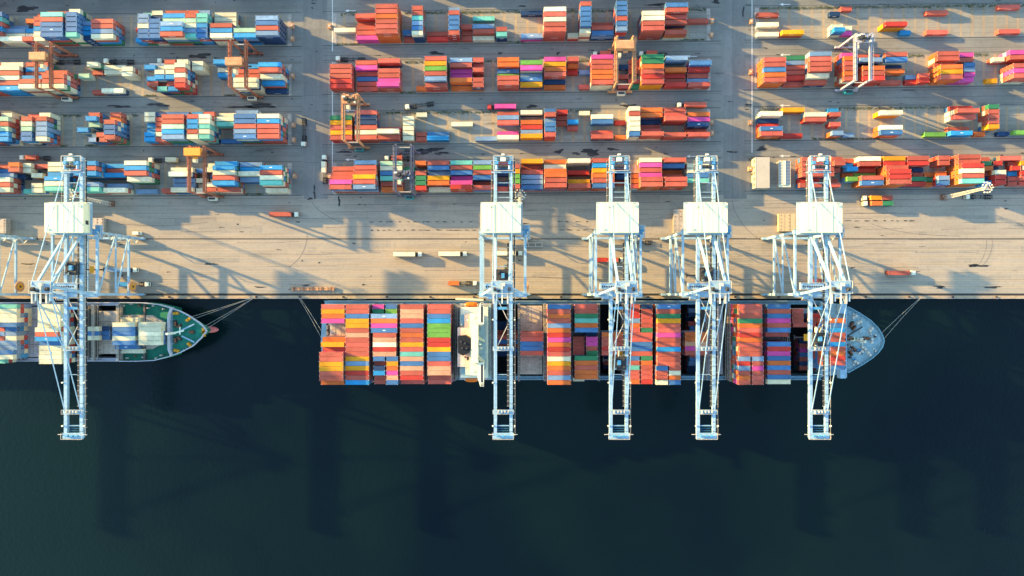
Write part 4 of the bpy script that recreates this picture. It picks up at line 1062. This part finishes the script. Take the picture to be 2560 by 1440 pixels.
    pl = MB(); pl.box(-9.6,2.2,3.6,6.4,34.2,35.6,m); pl.rail([(-10,6.7),(3,6.7),(3,3.2),(-10,3.2),(-10,6.7)],34.4,M_RAILC,1.6,.09)
    for k in range(9): pl.box(-8.8+k*1.15,-8.8+k*1.15+.7,4.3,5.2,35.6,35.66,M_STEEL_D)
    pl.box(-8.2,-4.4,-1.6,.2,33.9,34.6,m); pl.rail([(-8.6,.0),(-8.6,-2.0),(-4.2,-2.0)],33.9,M_RAILC,1.0,.08); pl.obj('sea_platform', root)
    rl_ = MB(); rl_.tube((12.9,5.2,9.5),(13.3,5.2,9.5),2.9,M_OCHRE,28); rl_.tube((12.7,5.2,9.5),(13.5,5.2,9.5),1.7,M_YEL,20); rl_.tube((12.6,5.2,9.5),(13.6,5.2,9.5),.7,M_STEEL_D,12); rl_.box(11.6,12.9,4.6,5.8,6.2,9.2,M_CRANE); rl_.obj('cable_reel', root)
    sp = MB(); z = 3.0; q = 0                       # stairs up the landside leg
    while z < 32: sp.beam((12.6,LAND-3.2 if q%2 else LAND+.2,z),(12.6,LAND+.2 if q%2 else LAND-3.2,z+3.2),.7,.15,M_RAILC); z += 3.2; q += 1
    sp.obj('stairway', root)
    tr = MB(); tr.box(-3.4,3.6,-3.4,3.4,34.75,35.3,M_STEEL_D)
    for q in (-2.2,2.4):
        tr.tube((q-.5,-2,35.8),(q+.5,-2,35.8),.8,M_STEEL_D,12); tr.tube((q-.5,2,35.8),(q+.5,2,35.8),.8,M_STEEL_D,12)
    tr.cbox(0,.3,35.9,1.6,2.4,1.2,M_CRANE_D); tr.cbox(-1.9,-2.6,35.6,.9,1.2,.8,M_WHITE); tr.rail([(-3.4,-3.4),(3.6,-3.4),(3.6,3.4),(-3.4,3.4),(-3.4,-3.4)],35.3,M_STEEL_D,1.0,.07)
    t_ = tr.obj('trolley', root)
    cb = MB(); cb.box(.6,2.9,3.0,6.2,29.6,32.2,M_WHITE); cb.box(.7,2.8,2.9,3.0,30.0,31.9,M_GLASS); cb.box(1.0,2.5,3.4,5.8,32.2,32.26,M_YEL); cb.obj('operator_cab', t_)
    hd = MB(); hd.box(-1.0,1.0,-1.8,1.8,21.6,22.3,M_YEL); hd.box(-6.0,6.0,-.35,.35,20.9,21.5,M_STEEL_D)
    for q in (-5.8,5.8): hd.box(q-.2,q+.2,-1.2,1.2,20.6,21.6,M_STEEL_D)
    for x in (-2.2,2.4):
        for y in (-2,2): hd.beam((x,y,35),(x*.35,y,22.2),.07,.07,M_STEEL_D)
    hd.obj('spreader', t_)
    return root
CR = [(-287.5,8,'blue quay crane cut by the left edge of the photo'),(-409,8,'blue quay crane second beyond the left edge of the photo'),
      (-225.2,14,'blue quay crane standing over the smaller green-decked ship'),
      (-6.6,10,'cream and blue quay crane beside the larger ship\'s bridge'),(52.2,-34,'quay crane second from the bridge with its trolley out over the larger ship'),
      (96.6,11,'quay crane just left of the rightmost one, beside the yard crossing'),(153.9,-22,'rightmost quay crane reaching over the larger ship\'s bow')]
c0 = quay_crane(CR[0][2])
for i, (x, yt, lab) in enumerate(CR):
    c = c0 if i == 0 else copy_tree(c0)
    c.location = (x, 0, 0); c['label'] = lab; c.scale = (1, 1, 1.21)
    for ch in c.children:
        if ch.name.startswith('trolley'): ch.location = (0, yt, 0)

# ------------------------------------------------------------------ yard gantry cranes
def yard_crane(pxl, pxr, pyn, pys, m, pybox, label, topm=None, topz=19.2, unit=None, cluster=False):
    z = 21.6; xl, yn = P(pxl, pyn, z); xr, ys = P(pxr, pys, z); cx, cy = (xl+xr)/2, (yn+ys)/2; hx = (xr-xl)/2; hy = (yn-ys)/2
    root = empty('yard_crane', (cx, cy, 0), label, 'yard crane', 'rubber-tyred cranes straddling the yard blocks')
    for sx in (-1,1):
        gb = MB(); gb.box(sx*hx-.42,sx*hx+.42,-hy-.6,hy+.6,17.1,18.3,m); gb.box(sx*hx-.3,sx*hx-.15,-hy,hy,18.3,18.4,M_STEEL_D)
        gb.box(sx*(hx+1.15)-.3,sx*(hx+1.15)+.3,-hy,hy,17.4,17.48,m); gb.beam((sx*(hx+1.45),-hy,18.5),(sx*(hx+1.45),hy,18.5),.09,.09,m)
        k = -hy
        while k < hy: gb.box(sx*(hx+.55)-.06,sx*(hx+1.45)+.06,k-.05,k+.05,17.4,18.5,m); k += 3
        gb.obj('girder', root)
        for sy in (-1,1):
            l = MB(); l.beam((sx*(hx+.1),sy*hy,16.9),(sx*(hx+.1),sy*(hy+.1),2.2),.95,.85,m); l.obj('leg', root)
    for sy in (-1,1):
        s_ = MB(); s_.box(-hx-2.6,hx+2.6,sy*hy-.5,sy*hy+.5,1.5,2.5,m);         sb_ = s_.obj('sill_beam', root)
        tb = MB(); tb.beam((-hx,sy*hy,13.6),(hx,sy*hy,13.6),.35,.35,M_RAILC); tb.obj('tie_beam', root)
        w_ = MB()
        for sx in (-1,1):
            for q in (-1.3,1.3): w_.tube((sx*hx+q,sy*hy-.35,.8),(sx*hx+q,sy*hy+.35,.8),.78,M_TYRE,14)
            w_.cbox(sx*hx,sy*hy,1.2,3.4,.8,.7,m)
        w_.obj('wheels', sb_)
    u = MB(); u.cbox(.6,-hy-1.3,2.6,4.4,1.8,2.4,unit or M_WHITE); u.cbox(.6,-hy-1.3,3.9,3.6,1.2,.25,M_STEEL_D); u.obj('power_unit', root)
    u = MB(); u.cbox(-.8,hy+1.0,2.4,2.8,1.4,2.0,M_STEEL_D); u.obj('cable_drum', root)
    by = P(0,pybox,z)[1]-cy; tm = topm or m
    t = MB(); t.box(-hx-1.1,hx+1.1,by-2.1,by+2.1,18.45,18.9,m)
    if cluster:
        rr = random.Random(3)
        for _ in range(18): t.cbox(rr.uniform(-hx,hx),by+rr.uniform(-2.2,2.2),19.4,rr.uniform(.6,1.8),rr.uniform(.5,1.6),rr.uniform(.6,1.8),rr.choice((M_STEEL_D,M_STEEL_D,tm,M_WHITE,m)))
        for q in (-1.8,0,1.8): t.tube((q-.6,by,19.6),(q+.6,by,19.6),.8,M_STEEL_D,12)
        t.rail([(-hx-1,by-2.4),(hx+1,by-2.4),(hx+1,by+2.4),(-hx-1,by+2.4),(-hx-1,by-2.4)],18.9,m,1.0,.06)
    else:
        t.box(-hx-1.3,hx-.2,by-1.7,by+2.3,18.9,21.3,tm); t.cbox(0,by-2.6,19.2,2.4,1.2,.9,tm); t.cbox(hx-.1,by-1,19.6,1.0,2.0,1.2,m)
        for q in (-2.2,-.7,.8,2.2): t.tube((q-.3,by+2.9,19.3),(q+.3,by+2.9,19.3),.6,m,10)
    to = t.obj('trolley', root)
    cb = MB(); cb.cbox(-hx+1.6,by-3.2,15.4,1.8,2.0,2.2,M_WHITE); cb.obj('operator_cab', to)
    sp = MB(); sp.box(-6,6,by-.4,by+.4,14.6,15.1,M_STEEL_D)
    for q in (-2,2): sp.beam((q,by,18.6),(q*.8,by,15),.08,.08,M_STEEL_D)
    sp.obj('spreader', to)
    root.scale = (1, 1, 1.2)
    return root
yard_crane(91,125,107,218,M_ORANGE,147,'orange yard crane nearest the left edge of the photo',M_OCHRE)
yard_crane(576,612.5,102,216,M_ORANGE,160,'orange yard crane near the right end of the third left block',M_OCHRE)
yard_crane(474,509,367,479,M_ORANGE,384,'orange yard crane over the front left block',mat('rtg_amber', (.70,.26,.04), .5))
yard_crane(860,893,236,350,M_OCHRE,250,'ochre yard crane at the left end of the second middle block',M_OCHRE,cluster=True,unit=M_TEAL)
yard_crane(1543,1583,92,203,M_OCHRE,119,'ochre yard crane over the middle block north of the bridge cranes',M_OCHRE)
yard_crane(989,1027,363,476,M_LILAC,439,'lilac-grey yard crane over the front middle block',M_LILAC,cluster=True,unit=M_TEAL)
yard_crane(2141,2176,86,199,M_PALE,98,'pale grey yard crane over the third right block',M_PALE,cluster=True,unit=M_TEAL)

# ------------------------------------------------------------------ trucks
def truck_parts():
    root = empty('truck', (0,0,0), 'x', 'truck')
    cb = MB(); cb.prism([(-2.3,-1.22),(-.25,-1.22),(0,-1.0),(0,1.0),(-.25,1.22),(-2.3,1.22)],.9,3.1,M_WHITE); cb.cbox(-1.2,0,3.2,1.5,1.8,.3,M_WHITE)
    cb.box(-.3,.06,-1.25,1.25,.5,1.0,M_STEEL_D)
    for sy in (-1,1): cb.beam((-.2,sy*1.2,2.3),(-.2,sy*1.55,2.3),.12,.5,M_STEEL_D)
    co = cb.obj('cab', root); g = MB(); g.box(-.02,.04,-.95,.95,1.9,2.8,M_GLASS); g.box(-1.4,-.6,-1.26,1.26,1.9,2.7,M_GLASS); g.obj('windscreen', co)
    ch = MB(); 
    for sy in (-1,1): ch.box(-16.2,-2.2,sy*.55-.14,sy*.55+.14,1.05,1.4,M_STEEL_D)
    for x in (-4.2,-6.4,-9.4,-12.4,-16.0): ch.box(x-.15,x+.15,-1.2,1.2,1.2,1.42,M_STEEL_D)
    ch.cbox(-3.2,0,1.0,1.2,2.3,.7,M_STEEL_D); ch.cbox(-2.9,.2,1.8,.6,1.6,1.0,M_STEEL_D); ch.obj('chassis', root)
    for x in (-1.2,-4.4,-5.7,-12.6,-13.9,-15.2):
        w_ = MB()
        for sy in (-1,1): w_.tube((x,sy*1.0-.22,.52),(x,sy*1.0+.22,.52),.52,M_TYRE,12)
        w_.tube((x,-1,.52),(x,1,.52),.09,M_STEEL_D,6); w_.obj('wheel', root)
    return root
tproto = truck_parts(); tfirst = [True]
redc = mat('cab_red', (.45,.05,.04), .4)
RX = {'E': 0, 'W': math.pi, 'S': -math.pi/2, 'N': math.pi/2}
def truck(px, py, hd, loads, label, cab=None):
    o = tproto if tfirst[0] else copy_tree(tproto); tfirst[0] = False
    x, y = P(px, py, 1.5); a = RX[hd] if isinstance(hd, str) else R(hd); o.location = (x, y, .06); o.rotation_euler = (0,0,a); o['label'] = label
    if cab:
        for ch in o.children:
            if ch.name.startswith('cab'): ch.data = ch.data.copy(); ch.data.materials[0] = cab
    for off, L, c, lb in loads:
        X = x + math.cos(a)*(-off-LEN[L]/2); Y = y + math.sin(a)*(-off-LEN[L]/2)
        make_container(L, c, 0, (X, Y, 1.5), a, lb, 'containers riding on trucks')
T = truck
T(748,536.5,'E',[(3.9,40,'m','rust-red container on the truck driving east above the apron lines')],'white-cabbed truck with a rust-red container on the left apron')
T(1056,636,'E',[(3.9,40,'w','white container on the first white truck left of the bridge crane')],'truck with a white container, left of two in line on the apron')
T(1168,635,'E',[(3.9,40,'w','white container on the second white truck nearest the bridge crane')],'truck with a white container, right of two in line on the apron')
T(1306,633.5,'E',[(3.9,40,'w','white container on the truck beneath the bridge crane')],'truck with a white container under the crane by the ship bridge')
T(1193,708,'E',[(10.1,20,'o','short orange container at the rear of a quayside truck')],'truck with one short orange container at its rear near the quay edge')
T(1561,650,'E',[(10,20,'r','short bright red container under the second crane from the bridge'),(3.8,20,'m','short rust container under the second crane from the bridge')],'truck with two short red containers under the second crane')
T(2285,682.5,'E',[(3.9,40,'m','rust-red container on the lone truck at the right of the apron')],'lone truck with a long rust-red container on the right apron')
T(2092,703,'E',[(3.9,40,'m','rust container on the truck beneath the rightmost quay crane')],'truck with a rust container beneath the rightmost quay crane')
T(346,675,'E',[(3.9,40,'k','pale container on the truck beneath the blue crane legs')],'truck with a pale container by the blue crane right legs')
T(376,710.5,'E',[(10.1,20,'c','short blue container on the truck near the blue crane foot')],'truck with a short blue container beside the blue crane cable reel')
T(1560,606,'W',[],'empty truck passing behind the second crane from the bridge')
T(2154,496,'W',[(3.9,20,'y','yellow container on the upper of two side-by-side trucks'),(10.1,20,'m','dark rust container on the upper of two side-by-side trucks')],'upper of two side-by-side trucks below the front right block')
T(2155.5,509.5,'W',[(3.9,20,'o','orange container on the lower of two side-by-side trucks'),(10.1,20,'g','green container on the lower of two side-by-side trucks')],'lower of two side-by-side trucks below the front right block')
T(2410,492,'W',[],'empty truck parked under the right lighting mast')
T(129,154,'W',[],'empty truck beside the leftmost yard crane')
T(263,154,'W',[],'empty truck above the white containers in the third left block')
T(397,154,'W',[],'empty truck left of the second orange yard crane in the upper lane')
T(841,148,'W',[],'empty truck above the third middle block by the white line')
T(1014,269,9+180,[],'empty truck turned slightly across the lane above the second middle block')
T(1219,268.5,'W',[(3.9,40,'p','magenta container on the red-cabbed truck')],'red-cabbed truck with a magenta container', redc)
T(1692,264,'W',[(3.9,40,'m','rust container on the truck above the second middle block near the crossing')],'truck with a rust container near the right end of the second middle block')
T(963,396,'W',[(3.9,20,'m','short rust container on the truck by the lilac yard crane')],'truck with a short container entering the lilac yard crane')
T(54,395,'W',[(3.9,20,'m','short rust container on the truck above the front left block')],'truck with a short rust container at the far left lane')
T(375,401,'W',[(10.1,20,'w','short white container on the truck above the front left block')],'truck with a short white container at its rear above the front left block')
T(1482,137,'W',[(3.9,20,'m','short rust container on the truck by the ochre yard crane')],'truck with a short rust container left of the ochre yard crane')
T(1597,136,'W',[(3.9,20,'m','short rust container on the truck right of the ochre yard crane')],'truck with a short rust container right of the ochre yard crane')
T(760,366,'S',[],'empty truck driving south on the left crossing')
T(812,389,'N',[(3.9,20,'w','short white container on the truck driving north on the left crossing')],'truck with a short white container driving north on the left crossing')

# ------------------------------------------------------------------ lighting masts, buildings, quay furniture
def light_mast(px, py, label):
    x, y = P(px, py, 0); root = empty('light_mast', (x, y, 0), label, 'lighting mast', 'lattice lighting masts south of the yard')
    b_ = MB(); b_.box(-1.6,1.6,-1.6,1.6,0,.9,M_WINCH); b_.obj('base', root)
    tw = MB(); n = 14; hts = 29
    def pt(k, i): r_ = 1.25-.6*i/n; a = k*2*math.pi/3+.5; return (r_*math.cos(a), r_*math.sin(a), .9+hts*i/n)
    for i in range(n):
        for k in range(3):
            tw.beam(pt(k,i), pt(k,i+1), .16, .16, M_RAILC); tw.beam(pt(k,i), pt((k+1)%3,i+1), .09, .09, M_RAILC); tw.beam(pt(k,i+1), pt((k+1)%3,i+1), .09, .09, M_RAILC)
    tw.obj('tower', root)
    hd = MB(); hd.prism([(2.0*math.cos(a*2*math.pi/3+1.57),2.0*math.sin(a*2*math.pi/3+1.57)) for a in range(3)],29.6,29.9,M_HATCHT)
    for a in range(3):
        p, q = a*2*math.pi/3+1.57, (a+1)*2*math.pi/3+1.57; hd.beam((2.4*math.cos(p),2.4*math.sin(p),30.8),(2.4*math.cos(q),2.4*math.sin(q),30.8),.16,.16,M_WHITE)
    ho = hd.obj('lamp_frame', root)
    lm = MB()
    for k in range(12): a = k*math.pi/6; r_ = 2.6 if k % 4 else 2.9; lm.cbox(r_*math.cos(a),r_*math.sin(a),30.4,.62,.62,.4,M_WHITE)
    lm.obj('floodlights', ho); root.scale = (1, 1, 1.2)
light_mast(1299,511,'lighting mast behind the crane by the ship bridge, seen from above')
light_mast(280,510,'leaning-looking lattice lighting mast behind the blue crane')
light_mast(2358,494,'lattice lighting mast below the front right block')

M_BLD = mat('office_beige', (.42, .35, .27), .7, var=.06, dirt=.3, dscale=.4, dcol=(.3, .25, .2))
def building():
    x0, y1 = P(1888,393,6.5); x1, y0 = P(1924,470,6.5)
    root = empty('office_building', ((x0+x1)/2,(y0+y1)/2,0), 'flat-roofed cream office building beside the right crossing', 'building')
    hx, hy = (x1-x0)/2, (y1-y0)/2
    wl_ = MB(); wl_.box(-hx+.15,hx-.15,-hy+.15,hy-.15,0,6.3,M_BLD); wl_.obj('walls', root)
    rf = MB(); rf.box(-hx,hx,-hy,hy,6.3,6.6,M_BLD); rf.box(-hx+.3,-hx+.4,-hy,hy,6.6,6.66,M_HATCH); rf.obj('roof', root)
    for k in range(5):
        w_ = MB(); y = -hy+2+k*(2*hy-4)/4; w_.box(-hx+.08,-hx+.2,y-.8,y+.8,3.6,5.2,M_GLASS); w_.obj('window', root)
    dr = MB(); dr.box(-hx+.05,-hx+.2,-.6,.6,0,2.2,M_STEEL_D); dr.obj('door', root)
building()
def shelter():
    x0, y1 = P(1948,402,5); x1, y0 = P(1977,462,5); root = empty('canopy_shelter', ((x0+x1)/2,(y0+y1)/2,0), 'narrow ridged canopy with gridded panels right of the office building', 'canopy')
    hx, hy = (x1-x0)/2, (y1-y0)/2; pm = mat('canopy_panel', (.26,.27,.27), .35, dirt=.2)
    r_ = MB(); r_.prism([(-.9,-hy),(.3,-hy),(.3,hy),(-.9,hy)],4.9,5.2,M_HOUSE)
    r_.add([(-hx,-hy,4.4),(-.9,-hy,5.0),(-.9,hy,5.0),(-hx,hy,4.4)],[(0,1,2,3)],pm); r_.add([(.3,-hy,5.0),(hx,-hy,4.4),(hx,hy,4.4),(.3,hy,5.0)],[(0,1,2,3)],pm)
    for k in range(9):
        y = -hy+2*hy*k/8; r_.beam((-hx,y,4.45),(-.9,y,5.08),.14,.12,M_HOUSE); r_.beam((.3,y,5.08),(hx,y,4.45),.14,.12,M_HOUSE)
    for x in (-hx,-hx*.66,hx*.55,hx): r_.beam((x,-hy,4.45+.6*(1-abs(x)/hx)),(x,hy,4.45+.6*(1-abs(x)/hx)),.13,.12,M_HOUSE)
    r_.box(-hx-.1,hx+.1,-hy-1.2,-hy+.1,4.3,4.55,M_HOUSE); r_.obj('roof', root)
    for sx in (-1,1):
        for sy in (-1,1): p = MB(); p.box(sx*(hx-.4)-.12,sx*(hx-.4)+.12,sy*(hy-.4)-.12,sy*(hy-.4)+.12,0,4.4,M_WHITE); p.obj('post', root)
shelter()
pb0 = None
PBOX = [(731,66,'by the back left block, upper'),(731,97,'by the back left block, lower'),(732,190,'at the end of the third left block'),(734,313,'by the second left block, upper'),(735,350,'by the second left block, lower'),
        (737,440,'at the end of the front left block'),(825,67,'left of the white container in the back middle block'),(1779,54,'by the back middle block, upper'),(1778,88,'by the back middle block, lower'),(1778,306,'by the second middle block, upper'),
        (1779,333,'by the second middle block, lower'),(1877,55,'at the left end of the back right block'),(1876,181,'at the left end of the third right block'),(1876,307,'at the left end of the second right block'),(1875,422,'beside the office building'),(826,440,'at the left end of the front middle block')]
for px, py, w_ in PBOX:
    x, y = P(px, py, 1)
    if pb0 is None:
        pb0 = empty('power_box', (x,y,0), '', 'power box', 'ochre power boxes beside the block kerbs')
        m_ = MB(); m_.box(-.85,.85,-1.2,1.2,.3,2.2,M_OCHRE); m_.box(-1.0,1.0,-1.35,1.35,0,.3,M_CONC); m_.obj('cabinet', pb0)
        m_ = MB(); m_.box(-1.0,1.0,-1.3,1.3,2.2,2.3,M_OCHRE); m_.cbox(0,0,2.45,.9,.9,.3,M_RAILC); m_.obj('lid', pb0); o = pb0
    else: o = copy_tree(pb0)
    o.location = (x,y,0); o['label'] = 'ochre power box ' + w_
bm_ = None; k = 0; px = -12
while px < 2560:
    x, y = P(px, 742.3, 0)
    if bm_ is None:
        b_ = MB(); b_.tube((0,0,.03),(0,0,.5),.42,M_STEEL_D,12,.3); b_.tube((0,0,.5),(0,0,.72),.55,M_STEEL_D,12,.45); b_.cbox(0,0,.06,1.4,1.0,.1,M_WINCH); bm_ = b_.mesh('mooring_bollard')
    o = bpy.data.objects.new('mooring_bollard', bm_); C.objects.link(o); o.location = (x,y,0)
    o['label'] = 'iron mooring bollard on the quay edge, %s from the left edge of photo' % ORD[k]; o['category'] = 'bollard'; o['group'] = 'bollards along the quay edge'
    px += 108.8; k += 1
# stacked hatch covers lying on the apron
def quay_covers(pa, pb, ya_, yb_, n, label, m):
    z = n*1.0; x0, y1 = P(pa, ya_, z); x1, y0 = P(pb, yb_, z); root = empty('hatch_cover_stack', ((x0+x1)/2,(y0+y1)/2,0), label, 'hatch cover', 'hatch covers laid on the apron')
    hx, hy = (x1-x0)/2, (y1-y0)/2
    for k in range(n):
        h = MB(); h.box(-hx,hx,-hy,hy,.15+k,.95+k,m); 
        if k == n-1:
            for q in range(int(hx*2/3.1)+1): h.box(-hx+q*3.1-.05,-hx+q*3.1+.05,-hy,hy,.95+k,1.0+k,M_WINCH)
            for i in range(5):
                for q in (-.86,-.3,.3,.86): h.cbox(q*hx,-hy+(i+.5)*hy*2/5,1.02+k,.5,.35,.14,M_WINCH)
        for i in range(6): h.box(hx,hx+.25,-hy+i*hy*2/5-.1 if i else -hy,-hy+i*hy*2/5+.1,.1+k,.9+k,M_RAILC)
        h.obj('hatch_cover', root)
quay_covers(215,258,545,583,3,'tan hatch covers stacked behind the blue crane house',M_HATCHT)
quay_covers(-45,14,547,583,4,'tan hatch covers stacked at the left edge of the photo',M_HATCHT)
quay_covers(1684,1735,523,582,2,'grey and tan hatch covers left of the third crane house',M_HATCHT)
quay_covers(1948,2020,534,578,3,'tan hatch covers left of the rightmost crane house',mat('hatch_cover_ochre', (.50,.36,.20), .65, dirt=.4, dcol=(.2,.13,.07)))
# spreader beam on the quay, gangway, van
m_ = MB(); x, y = P(782,722,1)
m_.box(-11.4,11.4,.25,.75,.5,1.1,M_OCHRE); m_.box(-11.4,11.4,-.75,-.25,.5,1.1,M_OCHRE)
for k in range(9): m_.cbox(-10.6+k*2.65,0,.9,1.0,1.9,.7,M_OCHRE if k % 2 else M_WINCH)
for q in (-11.6,11.6): m_.cbox(q,0,.8,.7,2.4,1.0,M_OCHRE)
m_.beam((-12,0,.6),(-14,-.5,.6),.3,.3,M_STEEL_D)
o = m_.obj('lifting_beam', label='long ochre lifting beam lying by the seaward crane rail', category='lifting beam'); o.location = (x,y,0)
for px, py, lab in ((1760,720,'short ochre lifting frame on the quay beneath the third crane'),(1330,612,'grey lifting frame on the apron right of the bridge crane')):
    m_ = MB(); x, y = P(px,py,1)
    for sy in (-1,1): m_.box(-6,6,sy*1.1-.15,sy*1.1+.15,.3,.8,M_WINCH if py > 700 else M_RAILC)
    for q in (-5.8,-2,2,5.8): m_.box(q-.2,q+.2,-1.2,1.2,.35,.9,M_OCHRE if py > 700 else M_RAILC)
    o = m_.obj('lifting_frame', label=lab, category='lifting frame'); o.location = (x,y,0)
gw = empty('gangway', (0,0,0), 'white gangway lying along the larger ship\'s side by the bridge', 'gangway'); x0,y0_ = P(1139,748.5,11); x1,_ = P(1209,0,11)
m_ = MB(); m_.beam((x0,y0_+.3,11.2),(x1,y0_-.3,11.8),.9,.15,M_RAILC); m_.obj('walkway', gw)
m_ = MB(); 
for s_ in (-.45,.45): m_.beam((x0,y0_+.3+s_,12.1),(x1,y0_-.3+s_,12.7),.12,.12,M_WHITE)
m_.obj('handrail', gw)
vn = empty('van', (*P(343,583,1),0), 'small white van on the apron right of the blue crane house', 'van')
m_ = MB(); m_.prism([(-2.4,-.95),(1.6,-.95),(2.5,-.8),(2.5,.8),(1.6,.95),(-2.4,.95)],.4,1.2,M_WHITE); m_.box(-2.35,1.2,-.85,.85,1.2,2.0,M_WHITE); m_.obj('body', vn)
m_ = MB(); m_.box(1.2,1.32,-.8,.8,1.25,1.95,M_GLASS); m_.obj('windscreen', vn)
for x in (-1.6,1.6):
    m_ = MB()
    for sy in (-1,1): m_.tube((x,sy*.85-.1,.35),(x,sy*.85+.1,.35),.35,M_TYRE,10)
    m_.obj('wheel', vn)
# mooring lines
def rope(a, b, label):
    m = MB(); n = 12; pts = []
    for i in range(n+1):
        t_ = i/n; sag = -2.2*4*t_*(1-t_)*.35; pts.append((a[0]+(b[0]-a[0])*t_, a[1]+(b[1]-a[1])*t_, a[2]+(b[2]-a[2])*t_+sag))
    for p, q in zip(pts[:-1], pts[1:]): m.tube(p, q, .085, M_WIRE, 5)
    m.obj('mooring_line', label=label, category='mooring line', group='mooring lines from the ships to the quay')
def Q(px, py, z):
    return (*P(px,py,z), z) if z < 1 else (*PS(px,py,z), HS*(z+4.5)-4.5)
rope(Q(636,743,.5), Q(479,792,7.5), 'upper mooring line of the pair to the small ship\'s shoulder')
rope(Q(636,743,.5), Q(487,796,7.5), 'lower mooring line of the pair to the small ship\'s shoulder')
rope(Q(637,743,.5), Q(511,816,7.5), 'upper mooring line of the pair to the small ship\'s bow tip')
rope(Q(637,743,.5), Q(516,822,7.5), 'lower mooring line of the pair to the small ship\'s bow tip')
rope(Q(749,743,.5), Q(810,838,8.6), 'right mooring line of the pair to the large ship\'s stern')
rope(Q(746,743,.5), Q(806,850,8.6), 'left mooring line of the pair to the large ship\'s stern')
rope(Q(954,743,.5), Q(822,756,8.6), 'slack mooring line along the quay to the large ship\'s stern quarter')
rope(Q(2303,743,.5), Q(2203,834,10.8), 'upper mooring line of the pair to the large ship\'s bow')
rope(Q(2304,743,.5), Q(2206,852,10.8), 'lower mooring line of the pair to the large ship\'s bow')
